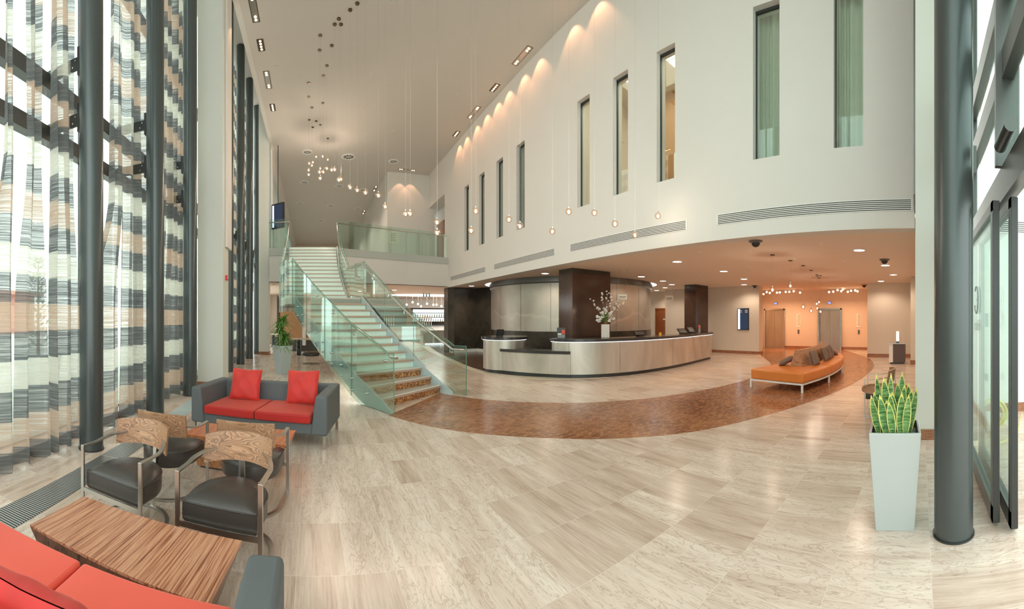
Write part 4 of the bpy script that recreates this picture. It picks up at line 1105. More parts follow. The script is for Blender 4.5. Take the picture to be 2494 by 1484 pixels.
def hanging_sign(x, y, z, w, h, rz, lab):
    t = thing('hanging_sign', lab, 'sign', (x, y, z), rz)
    MB().box(-w / 2, w / 2, -.012, .012, -h / 2, h / 2).build('plate', M['sign'], t, bevel=.003)
    MB().box(-w * .38, w * .38, -.015, -.012, -h * .1, h * .12).box(-w * .34, w * .34, -.015, -.012, -h * .32, -h * .22).build('lettering', M['ink'], t)
    for s_ in (-w * .4, w * .4): MB().tube([(s_, 0, h / 2), (s_, 0, SOF - z)], .003, 4).build('wire', M['satin'], t)
hanging_sign(8.25, 8.0, 2.28, .26, .16, -.9, 'white hanging sign in front of the right edge of the drum wall')
hanging_sign(12.0, 9.1, 2.42, .30, .20, -.9, 'small white hanging sign near the rear door')
t = thing('wall_screen', 'tall black information screen on the cream screen wall', 'screen', (16.0, 7.86, 1.60))
MB().box(-.05, 0, -.29, .29, -.5, .5).build('casing', M['black'], t, bevel=.005)
MB().box(-.054, -.05, -.26, .26, -.47, .47).build('display', M['screenE'], t)
MB().box(-.057, -.054, .15, .26, -.47, .47).build('white_strip', M['screenW'], t)
for k in range(3):
    MB().box(-.057, -.054, .04, .14, .40 - k * .05, .415 - k * .05).build('text_line', M['sign'], t)
    MB().box(-.057, -.054, -.24, -.10, .40 - k * .05, .42 - k * .05).build('text_line', M['sign'], t)

# ================================================================== CHAIRS, TABLES, SOFAS
def make_chair(lab):
    t = thing('armchair', lab, 'chair', (0, 0, 0), 0, 'low armchairs with curved wooden backs')
    W = .29
    def seat_fn():
        # D shaped cushion, straight front at y=0.03, round rear
        out = []
        for i in range(9): out.append((-.262 + .524 * i / 8, .02))
        for i in range(1, 24):
            a = PI * i / 24; out.append((.270 * math.cos(a), .20 + .31 * math.sin(a)))
        return out
    pl_ = seat_fn(); cx, cy_ = 0, .26; m = MB(); n = len(pl_)
    rings = [(.955, .275), (1.0, .295), (1.005, .36), (1.0, .405), (.975, .425), (.86, .445), (.6, .465), (.3, .474)]
    vs = []
    for sc_, z in rings: vs += [(cx + (x - cx) * sc_, cy_ + (y - cy_) * sc_, z) for x, y in pl_]
    fs = [(r * n + i, r * n + (i + 1) % n, (r + 1) * n + (i + 1) % n, (r + 1) * n + i) for r in range(len(rings) - 1) for i in range(n)]
    fs += [tuple(range(n - 1, -1, -1)), tuple((len(rings) - 1) * n + i for i in range(n))]
    seat_o = m.add(vs, fs).build('seat', M['leather'], t, smooth=50)
    MB().tube([(cx + (x - cx) * 1.004, cy_ + (y - cy_) * 1.004, .412) for x, y in pl_ + [pl_[0]]], .005, 6, caps=False).build('piping', M['leather'], seat_o, smooth=0)
    for s in (-1, 1):
        MB().box(s * W - .016, s * W + .016, -.008, .008, 0.0, .62).build('leg', M['satin'], t, bevel=.002)
        pts = catmull([(s * W, .0, .614), (s * W, .16, .614), (s * (W - .0), .26, .625), (s * (W - .04), .36, .645), (s * (W - .10), .445, .655)], 6)
        MB().bar(pts, .032, .012).build('armrest', M['satin'], t)
    MB().bar([(-W, .0, .27), (W, .0, .27)], .012, .034).build('seat_rail', M['satin'], t)
    ring = [(-W, 0, .01), (-W, .2, .01)] + [(W * -math.cos(PI * i / 16), .26 + .30 * math.sin(PI * i / 16), .01) for i in range(1, 16)] + [(W, .2, .01), (W, 0, .01)]
    MB().bar(ring, .034, .014).build('base_ring', M['satin'], t, smooth=30)
    MB().bar([(0, .56, .012), (0, .54, .25), (0, .505, .64)], .034, .012, up=(0, 1, 0)).build('back_post', M['satin'], t)
    def back(u, v, off):
        a = (u - .5) * 1.30; R = .43
        droop = .0
        return (R * math.sin(a), .485 - R * (1 - math.cos(a)) * 1.15 + off + .03 * v, .57 + .21 * v * (1 - .10 * (2 * u - 1) ** 2) - .02 * (2 * u - 1) ** 2 * (1 - v))
    g = MB(); nu, nv = 20, 4
    A = [back(i / nu, j / nv, -.012) for j in range(nv + 1) for i in range(nu + 1)]; B = [back(i / nu, j / nv, .012) for j in range(nv + 1) for i in range(nu + 1)]
    k = nu + 1; N = len(A); fs = []
    for j in range(nv):
        for i in range(nu):
            a = j * k + i; fs += [(a, a + 1, a + k + 1, a + k), (N + a + k, N + a + k + 1, N + a + 1, N + a)]
    for i in range(nu): fs += [(i, N + i, N + i + 1, i + 1), (nv * k + i, nv * k + i + 1, N + nv * k + i + 1, N + nv * k + i)]
    for j in range(nv): fs += [(j * k, (j + 1) * k, N + (j + 1) * k, N + j * k), (j * k + nu, N + j * k + nu, N + (j + 1) * k + nu, (j + 1) * k + nu)]
    g.add(A + B, fs).build('backrest', M['olive'], t, smooth=40)
    return t
ch0 = make_chair('low black leather armchair facing the front table, nearest the window')
def place_chair(fl, fr, lab, o=None, z=0):
    """fl, fr: the two front leg feet seen from above (sitter's left when facing out)"""
    a = Vector(fl); b_ = Vector(fr); c = (a + b_) / 2; d = (b_ - a)
    rz = math.atan2(d.y, d.x)
    if o is None: return dup(ch0, (c.x, c.y, z), rz, lab)
    o.location = (c.x, c.y, z); o.rotation_euler = (0, 0, rz); o['label'] = lab
place_chair((-1.776, 2.59), (-1.175, 2.47), 'low black leather armchair facing the front table, nearest the window', ch0)
place_chair((-.903, 2.449), (-.325, 2.368), 'low black leather armchair facing the front table, the right hand one')
place_chair((-1.032, 3.72), (-1.644, 3.81), 'armchair with its back to us at the far table, left hand one')
place_chair((-.238, 3.63), (-.82, 3.71), 'armchair with its back to us at the far table, right hand one')
place_chair((7.0, .95), (6.45, .93), 'armchair beyond the snake plant by the wall, wooden back in profile')

def coffee_table(loc, rz, lab, mat, w=1.14, d=.52, h=.38):
    t = thing('coffee_table', lab, 'table', loc, rz)
    MB().box(-w / 2, w / 2, -d / 2, d / 2, h - .018, h).build('table_top', mat, t, bevel=.002)
    MB().hull8([(-w / 2 + .13, -d / 2 + .10, .02), (w / 2 - .13, -d / 2 + .10, .02), (w / 2 - .13, d / 2 - .10, .02), (-w / 2 + .13, d / 2 - .10, .02)],
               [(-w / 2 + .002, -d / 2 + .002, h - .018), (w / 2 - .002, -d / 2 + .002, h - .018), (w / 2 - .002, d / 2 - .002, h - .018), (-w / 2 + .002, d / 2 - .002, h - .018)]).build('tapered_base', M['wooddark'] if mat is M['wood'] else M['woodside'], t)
    MB().box(-w / 2 + .15, w / 2 - .15, -d / 2 + .12, d / 2 - .12, 0, .02).build('plinth', M['darkframe'], t)
    return t
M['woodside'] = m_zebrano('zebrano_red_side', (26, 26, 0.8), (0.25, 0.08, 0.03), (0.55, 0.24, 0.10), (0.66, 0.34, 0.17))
coffee_table((-1.0, 1.965, 0), -.10, 'striped zebra wood coffee table between the near sofa and the armchairs', M['wood'])
coffee_table((-.80, 4.18, 0), -.14, 'orange striped wood coffee table in front of the far red sofa', M['woodred'])

def cushion_box(x0, x1, y0, y1, z0, z1, name, mat, par, crown=.02, r=.03):
    nu = nv = 10; g = MB()
    def fn(u, v):
        x = x0 + (x1 - x0) * u; y = y0 + (y1 - y0) * v
        e = min(u, 1 - u, v, 1 - v) * 2
        return (x, y, z1 + crown * (1 - (1 - min(1, e * 1.6)) ** 2))
    top = [fn(i / nu, j / nv) for j in range(nv + 1) for i in range(nu + 1)]
    bot = [(p[0], p[1], z0) for p in top]; N = len(top); k = nu + 1; fs = []
    for j in range(nv):
        for i in range(nu):
            a = j * k + i; fs += [(a, a + 1, a + k + 1, a + k), (N + a + k, N + a + k + 1, N + a + 1, N + a)]
    for i in range(nu): fs += [(i, N + i, N + i + 1, i + 1), (nv * k + i, nv * k + i + 1, N + nv * k + i + 1, N + nv * k + i)]
    for j in range(nv): fs += [(j * k, (j + 1) * k, N + (j + 1) * k, N + j * k), (j * k + nu, N + j * k + nu, N + (j + 1) * k + nu, (j + 1) * k + nu)]
    g.add(top + bot, fs)
    o = g.build(name, mat, par, smooth=40, bevel=r, seg=3)
    pp = [(x0 + .004, y0 + .004), (x1 - .004, y0 + .004), (x1 - .004, y1 - .004), (x0 + .004, y1 - .004), (x0 + .004, y0 + .004)]
    return o
def make_sofa(loc, rz, lab, seatmat, W=1.95, Dp=.98, Hh=.68):
    """local: front along -y at y=0, back at y=Dp"""
    t = thing('sofa', lab, 'sofa', loc, rz)
    MB().box(-W / 2 + .15, W / 2 - .15, .03, Dp - .14, .17, .31).build('seat_base', M['grey_fabric'], t, bevel=.015)
    for s in (-1, 1):
        o_, tp, bt = s * W / 2, s * (W / 2 - .15), s * (W / 2 - .22)
        lo = [(min(o_, bt), 0, .17), (max(o_, bt), 0, .17), (max(o_, bt), Dp, .17), (min(o_, bt), Dp, .17)]
        hi = [(min(o_, tp), .0, Hh - .01), (max(o_, tp), .0, Hh - .01), (max(o_, tp), Dp, Hh), (min(o_, tp), Dp, Hh)]
        MB().hull8(lo, hi).build('arm', M['grey_fabric'], t, bevel=.028, seg=3, smooth=40)
    lo = [(-W / 2 + .16, Dp - .24, .17), (W / 2 - .16, Dp - .24, .17), (W / 2 - .16, Dp - .005, .17), (-W / 2 + .16, Dp - .005, .17)]
    hi = [(-W / 2 + .10, Dp - .15, Hh - .003), (W / 2 - .10, Dp - .15, Hh - .003), (W / 2 - .10, Dp - .005, Hh - .003), (-W / 2 + .10, Dp - .005, Hh - .003)]
    MB().hull8(lo, hi).build('backrest', M['grey_fabric'], t, bevel=.025, seg=3, smooth=40)
    for s in (-1, 1):
        x0, x1 = (s * (W / 2 - .215), s * .006); x0, x1 = min(x0, x1), max(x0, x1)
        c = cushion_box(x0, x1, -.01, Dp - .23, .312, .425, 'seat_cushion', seatmat, t, .012, .02)
    for x in (-W / 2 + .04, W / 2 - .04):
        for y in (.04, Dp - .04):
            MB().box(x - .018, x + .018, y - .018, y + .018, 0, .17).build('leg', M['chrome'], t)
    return t
far = make_sofa((-.78, 5.03, 0), -.236, 'far charcoal sofa with bright red velvet seat cushions', M['red'])
near = make_sofa((-1.095, 1.60, 0), PI, 'nearest charcoal sofa with coral red seats, cut off by the lower left corner', M['red2'])
def pillow(loc, rot, size, mat, lab, seed=0, th=.13, name='pillow', group=None):
    rr = random.Random(seed); ph = rr.random() * 6; n = 22
    def side(sg):
        def fn(u, v):
            a, b_ = 2 * u - 1, 2 * v - 1
            k = max(0.0, (1 - a ** 4) * (1 - b_ ** 4)) ** .5
            pinch = 1 - .06 * (1 - abs(a)) * abs(b_) ** 3 - .06 * (1 - abs(b_)) * abs(a) ** 3
            w = .010 * math.sin(7 * a + ph) * math.sin(5 * b_ + 2 * ph) * k
            w += .006 * math.sin(16 * (a + b_) + ph) * max(0, a * b_) * k
            return (size / 2 * a * (1 - .07 * (1 - a * a) * b_ * b_ * 0) * pinch, sg * (th / 2 * k + .002) + w, size / 2 * b_ * pinch)
        return fn
    g = MB().grid(side(1), n, n).grid(side(-1), n, n)
    o = g.build(name, mat, None, smooth=60); o.location = loc; o.rotation_euler = rot
    return tag(o, lab, 'cushion', group)
cs, sn = math.cos(-.236), math.sin(-.236)
def onfar(x, y, z): return (-.78 + cs * x - sn * y, 5.03 + sn * x + cs * y, z)
pillow(onfar(-.38, .60, .655), (-.30, 0.03, -.15), .47, M['pillow'], 'bright red velvet pillow on the left half of the far sofa', 1)
pillow(onfar(.50, .60, .665), (-.26, -.03, -.33), .48, M['pillow'], 'wrinkled red velvet pillow on the right half of the far sofa', 2)
pillow((-.83, .975, .625), (.55, 0, .12), .48, M['pillowdark'], 'dark red velvet pillow on the nearest sofa, in the lower left corner', 3)

# ================================================================== ORANGE BENCH
bench = thing('curved_bench', 'orange leather curved bench with a wooden divider on steel legs', 'bench', (0, 0, 0))
cb = catmull([(8.22, 3.22, 0), (9.3, 3.02, 0), (10.5, 2.96, 0), (11.8, 3.08, 0), (13.0, 3.42, 0)], 10)
def bpt(i, off): 
    t_ = (cb[min(i + 1, len(cb) - 1)] - cb[max(i - 1, 0)]).normalized(); return cb[i] + Vector((-t_.y, t_.x, 0)) * off
nseg = len(cb) - 1
for a, b_ in ((0, 14), (14, 27), (27, 40)):
    for s in ((-.72, .72),):
        pts = [bpt(i, s[0]) for i in range(a, b_ + 1)] + [bpt(i, s[1]) for i in range(b_, a - 1, -1)]
        c = sum((p for p in pts), Vector()) / len(pts)
        poly = [(c.x + (p.x - c.x) * .995, c.y + (p.y - c.y) * .995) for p in pts]
        MB().prism(poly, .20, .44).build('seat', M['orange'], bench, bevel=.045, seg=4, smooth=40)
def sweep_poly(offs_z, i0=0, i1=nseg):
    m = MB(); vs = []; k = len(offs_z)
    for i in range(i0, i1 + 1):
        for o_, z in offs_z: p = bpt(i, o_); vs.append((p.x, p.y, z))
    n = i1 - i0 + 1
    fs = [(i * k + q, i * k + (q + 1) % k, (i + 1) * k + (q + 1) % k, (i + 1) * k + q) for i in range(n - 1) for q in range(k)]
    fs += [tuple(range(k - 1, -1, -1)), tuple((n - 1) * k + q for q in range(k))]
    return m.add(vs, fs)
sweep_poly([(-.18, .44), (.18, .44), (.05, .84), (-.05, .84)], 9, 38).build('divider', M['walnut'], bench, smooth=30)
for off in (-.69, .69):
    sweep_poly([(off - .02, .165), (off + .02, .165), (off + .02, .20), (off - .02, .20)]).build('frame_rail', M['white'], bench)
for i in (0, nseg):
    MB().bar([bpt(i, -.71) + Vector((0, 0, .183)), bpt(i, .71) + Vector((0, 0, .183))], .04, .035).build('frame_rail', M['white'], bench)
for i in (0, 13, 26, nseg):
    for off in (-.69, .69):
        p = bpt(i, off); MB().box(p.x - .022, p.x + .022, p.y - .022, p.y + .022, 0, .17).build('leg', M['white'], bench)
for k, (i, off, rz, lab) in enumerate([(13, -.30, -.1, 'brown square cushion at the near end of the bench, leaning on the divider'), (21, -.30, 0, 'brown cushion on the bench, second from the near end'), (25, -.31, .1, 'brown cushion on the bench, third from the near end'),
                                  (29, -.31, .2, 'brown cushion on the bench, fourth from the near end'), (34, -.34, .5, 'brown cushion lying at the far end of the bench'), (10, .34, .2, 'brown cushion on the far side of the bench, left of the divider')]):
    p = bpt(i, off)
    pillow((p.x, p.y, .62 if k < 4 else .55), ((-.35 if off < 0 else .5) if k < 4 else (1.1 if off > 0 else -1.0), 0, rz), .40, M['brownpillow'], lab, 10 + k, .13, 'cushion')

# ================================================================== PLANTERS
def make_planter(loc, rz, lab, top, bot, h):
    t = thing('planter', lab, 'planter', loc, rz)
    a, b_, w = bot / 2, top / 2, .02
    g = MB(); 
    ro = [[(-a, -a, 0), (a, -a, 0), (a, a, 0), (-a, a, 0)], [(-b_, -b_, h), (b_, -b_, h), (b_, b_, h), (-b_, b_, h)], [(-b_ + w, -b_ + w, h), (b_ - w, -b_ + w, h), (b_ - w, b_ - w, h), (-b_ + w, b_ - w, h)]]
    vs = [p for r in ro for p in r]; fs = [(3, 2, 1, 0)] + [(r * 4 + k, r * 4 + (k + 1) % 4, (r + 1) * 4 + (k + 1) % 4, (r + 1) * 4 + k) for r in range(2) for k in range(4)]
    pot_o = g.add(vs, fs).build('pot', M['planter'], t, bevel=.004)
    c = b_ - w
    MB().add([(-c, -c, h - .001), (c, -c, h - .001), (c, c, h - .001), (-c, c, h - .001), (-c + .01, -c + .01, h - .1), (c - .01, -c + .01, h - .1), (c - .01, c - .01, h - .1), (-c + .01, c - .01, h - .1)],
             [(0, 4, 5, 1), (1, 5, 6, 2), (2, 6, 7, 3), (3, 7, 4, 0)]).build('liner', M['planterin'], pot_o)
    MB().box(-c + .008, c - .008, -c + .008, c - .008, h - .12, h - .07).build('soil', M['soil'], t)
    return t
pr2 = make_planter((3.13, .20, 0), .06, 'tall pale grey tapered planter beside the entrance column', .40, .30, .77)
rn = random.Random(11)
peb = []
for k in range(46):
    for tr_ in range(60):
        x, y = rn.uniform(-.155, .155), rn.uniform(-.155, .155); r = rn.uniform(.020, .034)
        if all((x - a) ** 2 + (y - b_) ** 2 > (r + c) ** 2 * .8 for a, b_, c in peb): break
    peb.append((x, y, r))
for x, y, r in peb:
    MB().ball((x, y, .77 - .055 + r * .3), r, 10, 6, .62).build('pebble', M['pebble'], pr2, smooth=0)
plant = thing('snake_plant', 'variegated snake plant with yellow edged leaves in the tall grey planter', 'plant', (3.13, .20, .71), .06)
def snake_leaf(base, tip, w, twist, bend):
    g = MB(); n = 14; b0 = Vector(base); t0 = Vector(tip); ax = t0 - b0
    side = Vector((math.sin(twist), math.cos(twist), 0)); nrm = ax.cross(side).normalized()
    cols = [-1, -.55, 0, .55, 1]; vs = []; ed = []
    for j in range(n + 1):
        s = j / n; wd = w * min(1, .45 + s * 1.5) * (1 - max(0, (s - .55) / .45) ** 1.8); wd = max(wd, .0008)
        c = b0 + ax * s + nrm * bend * math.sin(s * PI * .6)
        for q in cols:
            vs.append(c + side * (wd * q) + nrm * (.30 * w * q * q)); ed.append(abs(q) if s < .9 else 1.0)
    fs = [(j * 5 + q, j * 5 + q + 1, (j + 1) * 5 + q + 1, (j + 1) * 5 + q) for j in range(n) for q in range(4)]
    o = g.add(vs, fs).build('leaf', M['snake'], plant, smooth=0, solid=.003)
    at_ = o.data.attributes.new('edge', 'FLOAT', 'POINT')
    for i, e in enumerate(ed): at_.data[i].value = e
rn = random.Random(21)
# local y runs across the picture (towards the left), local x away from the viewer
for k in range(27):
    y = .145 - .29 * ((k * 0.618) % 1.0); x = rn.uniform(-.13, .13)
    h = rn.uniform(.30, .50) if x > -.05 else rn.uniform(.24, .38)
    snake_leaf((x, y * .82, 0), (x * 1.25 + rn.uniform(-.03, .03), y * 1.25 + rn.uniform(-.035, .035), h), rn.uniform(.030, .041), rn.uniform(-.5, .5), rn.uniform(-.03, .03))

pl2 = make_planter((-.92, 11.45, 0), .72, 'grey tapered planter standing at the foot of the glass stairs', .44, .30, .84)
for k in range(14):
    a = rn.random() * 6.28; r = .12 * rn.random() ** .5
    MB().ball((r * math.cos(a), r * math.sin(a), .80), .03, 8, 5, .6).build('pebble', M['pebble'], pl2, smooth=0)
yuc = thing('potted_dracaena', 'green spiky leafed plant in the planter behind the far sofa', 'plant', (-.92, 11.45, .78))
for k, (dx, dy, h) in enumerate([(0, 0, .70), (-.08, .07, .46), (.08, -.05, .24), (0.03, .06, .05)]):
    MB().tube([(dx * .3, dy * .3, -.03), (dx, dy, h + .03)], .012, 6).build('stem', M['twig'], yuc)
    g = MB()
    for q in range(76):
        a = rn.random() * 6.28; up = rn.uniform(-.3, 1.2); L = rn.uniform(.30, .54)
        d = Vector((math.cos(a), math.sin(a), up)).normalized(); s_ = Vector((-math.sin(a), math.cos(a), 0)) * .026; c = Vector((dx, dy, h + rn.uniform(0, .12)))
        vs = []
        for j in range(5):
            u = j / 4; p = c + d * L * u + Vector((0, 0, -.16 * u * u * (1.3 - up * .5))); wv = s_ * (1 - u ** 2 * .95)
            vs += [p - wv, p + wv]
        g.add(vs, [(j * 2, j * 2 + 1, j * 2 + 3, j * 2 + 2) for j in range(4)])
    g.build('foliage', M['leaf'], yuc)

# ================================================================== ENTRANCE (right)
ent = facade_column(2.95, -.26, 'large round grey steel column beside the entrance doors', .150, 9.5)
for z in (2.95, 4.75):
    MB().box(.10, .16, -.16, .02, z - .22, z + .22).build('bracket_plate', M['frame'], ent)
    MB().box(.15, .42, -.20, -.17, z - .12, z + .10).build('bracket_arm', M['frame'], ent)
    b2 = MB()
    for q in (-.07, .05): b2.ball((.22, -.165, z + q), .016, 8, 6).ball((.36, -.165, z + q), .016, 8, 6)
    b2.build('bolt', M['chrome'], ent, smooth=0)
EY = -.72
ef = MB()
ef.box(.6, 5.24, EY - .05, EY + .05, 2.62, 2.90)            # door header
for z0, z1 in ((3.62, 3.86), (4.30, 4.55), (7.2, 7.4)): ef.box(.6, 5.24, EY - .05, EY + .05, z0, z1)
ef.box(3.10, 3.16, EY - .10, EY + .10, 2.9, 9.57).box(5.14, 5.24, EY - .06, EY + .06, 0, 9.57)
struct('trim_12', ef, M['frame'])
struct('window_40', MB().box(.6, 5.2, EY - .006, EY + .006, 2.9, 9.5), M['doorglass'])
def door_leaf(n, x0, x1, y, lab):
    o = MB().box(x0, x0 + .07, y - .03, y + .03, .03, 2.58).box(x1 - .07, x1, y - .03, y + .03, .03, 2.58).box(x0, x1, y - .03, y + .03, .03, .16).box(x0, x1, y - .03, y + .03, 2.50, 2.58).build('door_%d' % n, M['frame'])
    o['kind'] = 'structure'
    MB().box(x0 + .07, x1 - .07, y - .006, y + .006, .16, 2.50).build('pane', M['doorglass'], o)
    MB().box(x0 - .01, x0 + .0, y - .025, y + .025, .03, 2.58).build('edge_strip', M['darkframe'], o)
    return o
dA = door_leaf(5, 3.0, 4.9, -.60, '')
dB = door_leaf(6, 2.88, 4.5, -.72, '')
t = thing('door_sensor', 'grey half round door sensor on the beam above the entrance', 'sensor', (2.75, -.62, 2.98))
MB().tube([(-.17, 0, 0), (.17, 0, 0)], .048, 20).build('housing', M['darkframe'], t, smooth=40)
MB().tube([(-.18, 0, 0), (-.17, 0, 0)], .050, 20).build('end_cap', M['frame'], t, smooth=40)
MB().tube([(.17, 0, 0), (.18, 0, 0)], .050, 20).build('end_cap', M['frame'], t, smooth=40)
# vestibule outside the leaves
struct('wall_vestibule', MB().box(6.6, 6.8, -4.5, -.72, 0, 3.6), M['white'])
struct('baseboard_vestibule', MB().box(6.58, 6.6, -4.5, -.72, 0, .16), M['skirt'])
t = thing('air_grille', 'striped air grille high on the white vestibule wall beyond the doors', 'vent', (6.6, -1.95, 3.25))
MB().box(-.012, 0, -.7, .7, -.12, .12).build('frame', M['white'], t)
for k in range(6): MB().box(-.014, -.011, -.66, .66, .085 - k * .034, .097 - k * .034).build('slot', M['slotdark'], t)
# frosted emblem and name on the glass leaf, seen from behind
def text_obj(s, size, loc, rot, mat, par, name):
    c = bpy.data.curves.new(name, 'FONT'); c.body = s; c.size = size; c.align_x = 'CENTER'; c.extrude = .001
    o = bpy.data.objects.new(name, c); COL.objects.link(o)
    dg = bpy.context.evaluated_depsgraph_get(); me = bpy.data.meshes.new_from_object(o.evaluated_get(dg))
    bpy.data.objects.remove(o); me.materials.clear(); me.materials.append(mat)
    o = bpy.data.objects.new(name, me); COL.objects.link(o); o.location = loc; o.rotation_euler = rot; o.parent = par
    return o
M['etch'] = plain('etched_lettering', (0.55, 0.60, 0.58), 0.6)
text_obj('Hilton', .17, (4.02, -.60, 1.52), (PI / 2, 0, 0), M['etch'], dA, 'lettering')
text_obj('H', .17, (4.02, -.60, 1.78), (PI / 2, 0, 0), M['etch'], dA, 'lettering')
MB().tube([(4.02 + .12 * math.cos(q * PI / 16), -.594, 1.84 + .14 * math.sin(q * PI / 16)) for q in range(4, 31)], .008, 6).build('emblem_ring', M['etch'], dA)
# yellow cable coil on the vestibule floor
t = thing('cable_reel', 'yellow cable coiled around a small reel on the floor behind the glass door', 'cable', (5.55, -1.05, 0))
g = MB(); rr = random.Random(4)
for k in range(14):
    tl = rr.uniform(-.5, .5); R_ = rr.uniform(.16, .24)
    g.tube([(R_ * .5 * math.cos(q * PI / 12) * math.sin(tl), R_ * math.cos(q * PI / 12), .25 + R_ * math.sin(q * PI / 12) * .95) for q in range(25)], .006, 5)
g.tube([(-.2, .1, .01), (-.5, .3, .01), (-.6, 0, .01), (-.3, -.3, .01), (.3, -.5, .01), (.9, -.7, .01)], .006, 5)
g.build('coiled_cable', M['cable'], t)
MB().box(-.05, .05, -.09, .09, .0, .28).build('reel', M['white'], t, bevel=.01)
for k, (x, z) in enumerate([(5.6, 1.62), (5.6, .78)]):
    t = thing('wall_plate', ['grey switch plate on the wall behind the entrance glass', 'small grey socket plate low behind the entrance glass'][k], 'switch', (x, -.222, z))
    MB().box(-.07, .07, -.012, 0, -.10 + .05 * k, .10 - .05 * k).build('plate', M['frame'], t)

# round table beyond the snake plant
t = thing('round_table', 'round wooden table with a raised rim behind the snake plant', 'table', (5.85, .52, 0))
MB().lathe([(.001, .565), (.33, .565), (.35, .60), (.36, .60), (.36, .55), (.001, .545)], 36).build('table_top', M['walnut'], t, smooth=40)
MB().lathe([(.03, .545), (.03, .02)], 12).build('stem', M['satin'], t, smooth=0)
MB().lathe([(.001, .02), (.2, .02), (.2, 0)], 28).build('foot', M['satin'], t, smooth=40)

# side cabinet with lamp
t = thing('side_cabinet', 'dark side cabinet with a pale flank standing by the alcove wall', 'cabinet', (14.0, .82, 0))
MB().box(-.2, .2, -.30, .14, .06, .72).build('body', M['cabinet'], t, bevel=.005)
MB().box(-.2, .2, .14, .28, .06, .72).build('pale_side', M['white'], t)
MB().box(-.22, .22, -.31, .29, .72, .745).build('top', M['chrome'], t)
MB().box(-.16, .16, -.26, .24, 0, .06).build('plinth', M['darkframe'], t)
t = thing('table_lamp', 'glowing tube table lamp on the dark side cabinet', 'lamp', (13.95, .80, .745))
MB().box(-.05, .05, -.055, .055, 0, .07).build('base', M['frame'], t); MB().lathe([(.05, .07), (.05, .42), (.001, .42)], 20).build('shade', M['shadeE'], t, smooth=40)

# ================================================================== BAR (behind the stairs)
bar = thing('bar_counter', 'metal fronted bar counter seen through the stair glass', 'bar', (0, 0, 0))
MB().prism([(4.3, 27.0), (5.6, 26.6), (7.0, 26.6), (10.2, 27.4), (10.2, 28.0), (4.3, 28.0)], 0.1, 1.05).build('front', M['desk'], bar)
MB().prism([(4.2, 26.9), (5.6, 26.45), (7.0, 26.45), (10.3, 27.3), (10.3, 28.1), (4.2, 28.1)], 1.05, 1.12).build('bar_top', M['counter'], bar)
MB().box(6.2, 7.15, 26.40, 26.6, .12, 1.05).build('lit_panel', M['shelfE'], bar)
MB().box(4.3, 10.2, 26.7, 27.9, 0, .1).build('plinth', M['darkframe'], bar)
bb = thing('back_bar', 'lit back bar shelves with bottles behind the bar counter', 'shelving', (0, 0, 0))
MB().box(3.2, 13.0, 30.0, 30.3, 0, 2.45).build('back_panel', M['darkwall'], bb)
MB().box(7.9, 10.6, 29.85, 30.0, 1.35, 2.35).build('lit_niche', M['shelfE'], bb)
for z in (1.35, 1.7, 2.05, 2.37): MB().box(7.85, 10.65, 29.6, 29.98, z - .02, z + .02).build('shelf', M['darkframe'], bb)
MB().box(7.3, 7.7, 29.6, 30.0, 0, 2.45).build('end_post', M['doorwood'], bb)
rr = random.Random(8)
for k in range(26):
    x = 7.95 + .1 * k; z = [1.37, 1.72][k % 2]
    tag(MB().lathe([(.001, 0), (.035, 0), (.035, .17), (.012, .21), (.012, .27), (.001, .27)], 8, (x, 29.75, z)).build('bottle', [M['tan'], M['leaf'], M['glassedge'], M['sign']][rr.randrange(4)], smooth=0), 'small bottle on the lit back bar shelves', 'bottle', 'bottles on the back bar shelves')
def taps(x0, y, lab, n):
    for k in range(n):
        t = thing('beer_tap', lab, 'tap', (x0 + .17 * k, y, 1.12), 0, lab + 's')
        MB().tube([(0, 0, 0), (0, 0, .42), (0, -.06, .50), (0, -.12, .48)], .035, 8).build('column', M['chrome'], t, smooth=40)
        MB().tube([(0, -.02, .5), (0, -.02, .66)], .025, 8).build('handle', M['tan'], t, smooth=40)
taps(5.0, 27.0, 'chrome beer tap in the left set on the bar counter', 5)
taps(7.7, 27.2, 'chrome beer tap in the right set on the bar counter', 6)
struct('wall_bulkhead', MB().box(2.4, 14, 29.4, 29.6, 2.45, 3.16).box(2.2, 2.4, 25, 30, 0, 3.16), M['wall'])
t = tag(MB().prism([(7.4 + 2.6 * math.cos(q * PI / 20), 24.6 + 1.2 * math.sin(q * PI / 20)) for q in range(40)], 3.15, 3.159).build('cove_light', M['coveE']), 'oval white cove light in the bar ceiling', 'cove light')
tag(MB().box(6.7, 9.2, 22.5, 22.9, 0.02, .10).build('step_light', M['ledE']), 'bright lit kick plate low in front of the bar', 'light')
struct('trim_13', MB().box(6.6, 9.3, 22.55, 23.3, 0, .9), M['desk'])
rr = random.Random(9)
for k in range(9):
    t = thing('globe_pendant', 'small glowing globe cluster lamp over the bar, %s from the left' % ORD[k], 'pendant light', (6.2 + .36 * k, 25.2 + rr.uniform(-.3, .3), 2.55 + rr.uniform(-.12, .2)), 0, 'globe lamps over the bar')
    MB().ball((0, 0, 0), .07, 10, 7).build('globe', M['bulbE'], t, smooth=0); MB().tube([(0, 0, .07), (0, 0, 3.15 - t.location.z)], .004, 4).build('cable', M['satin'], t)
t = thing('restroom_sign', 'hanging sign with small black figures under the bar ceiling', 'sign', (6.02, 20.0, 2.9))
MB().box(-.28, .28, -.01, .01, -.13, .13).build('panel', M['paneglass'], t)
for q in (-.16, 0, .16): MB().ball((q, -.02, .05), .03, 8, 6).box(q - .03, q + .03, -.025, -.015, -.10, .03).build('figure', M['black'], t)
for q in (-.2, .2): MB().tube([(q, 0, .13), (q, 0, .26)], .004, 4).build('wire', M['satin'], t)
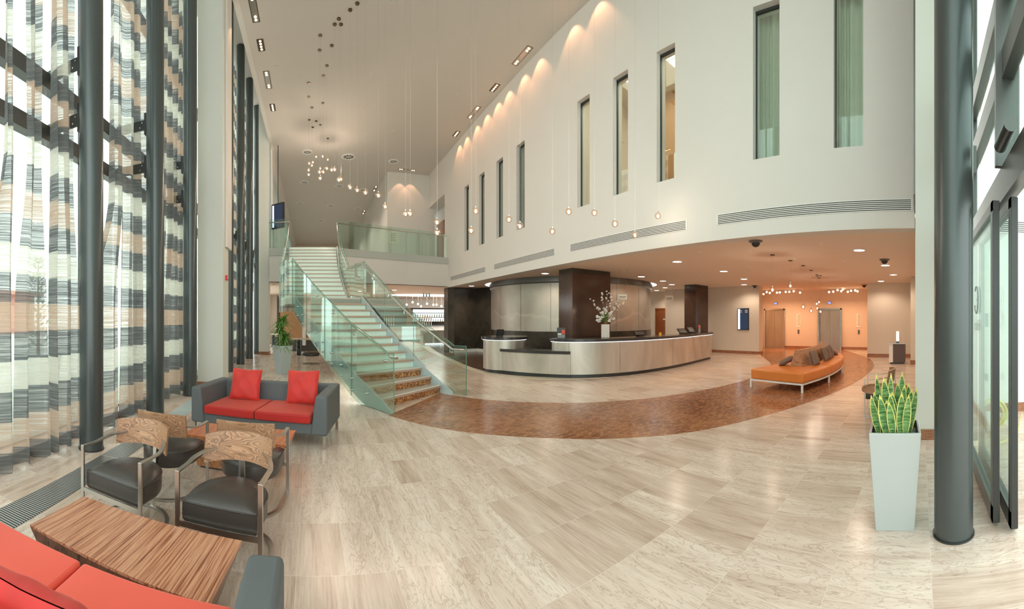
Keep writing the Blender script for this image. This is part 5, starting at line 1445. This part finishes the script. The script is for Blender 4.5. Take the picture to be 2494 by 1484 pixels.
area_light('bar_light', (7.5, 24.5, 3.1), 3, 1.2, 120, (.95, .97, 1))
area_light('bar_light', (3.0, 22.0, 3.1), 3, 3, 60, WARMW)

# cafe area under the balcony, left of the stairs
struct('trim_14', MB().box(-3.2, 1.2, 21.0, 33.5, 0, .004), M['carpet'])
t = thing('booth_partition', 'tall tan booth partition behind the stairs', 'partition', (-.7, 19.2, 0))
MB().prism([(-.95, -.1), (.9, -.1), (.9, .1), (-.95, .1)], .55, 2.15).build('panel', M['tan'], t)
MB().box(.15, .32, -.16, -.1, .3, 1.35).build('white_post', M['white'], t)
MB().box(-.95, .9, -.1, .1, 0, .55).build('base', M['darkwall'], t)
def cafe_table(x, y, w, lab):
    t = thing('cafe_table', lab, 'table', (x, y, 0))
    MB().box(-w, w, -.35, .35, .70, .74).build('table_top', M['tableWhite'], t); MB().lathe([(.09, .7), (.11, .02), (.2, 0)], 14).build('pedestal', M['black'], t, smooth=40)
cafe_table(-.65, 17.2, .75, 'pale topped table on a thick black pedestal left of the stairs')
cafe_table(-2.3, 22.0, .8, 'pale topped low table just right of the far white pillar')
def cafe_chair(x, y, rz, lab):
    t = thing('cafe_chair', lab, 'chair', (x, y, 0), rz)
    MB().box(-.24, .24, -.24, .24, .36, .46).build('seat', M['black'], t, bevel=.03); MB().box(-.24, .24, .2, .27, .46, .85).build('backrest', M['black'], t, bevel=.03)
    for a in (-.2, .2):
        for b_ in (-.2, .2): MB().tube([(a, b_, 0), (a, b_, .36)], .012, 6).build('leg', M['chrome'], t)
cafe_chair(-1.35, 16.6, 1.9, 'black cafe chair behind the spiky potted plant')
cafe_chair(-2.75, 21.2, .3, 'black cafe chair at the low table by the far pillar')
t = thing('pouffe', 'round black pouffe on a thin metal frame left of the stair foot', 'stool', (-.08, 13.9, 0))
MB().lathe([(.001, .30), (.30, .30), (.33, .33), (.33, .40), (.29, .44), (.001, .45)], 32).build('seat', M['leather'], t, smooth=40)
MB().tube([(-.3, -.15, .30), (-.3, -.15, .012), (.3, -.15, .012), (.3, -.15, .30)], .011, 6).tube([(-.3, .15, .30), (-.3, .15, .012), (.3, .15, .012), (.3, .15, .30)], .011, 6).build('frame', M['chrome'], t, smooth=40)
struct('pillar_3', MB().box(-3.0, -2.45, 25.6, 26.1, 0, 3.16), M['cream'])
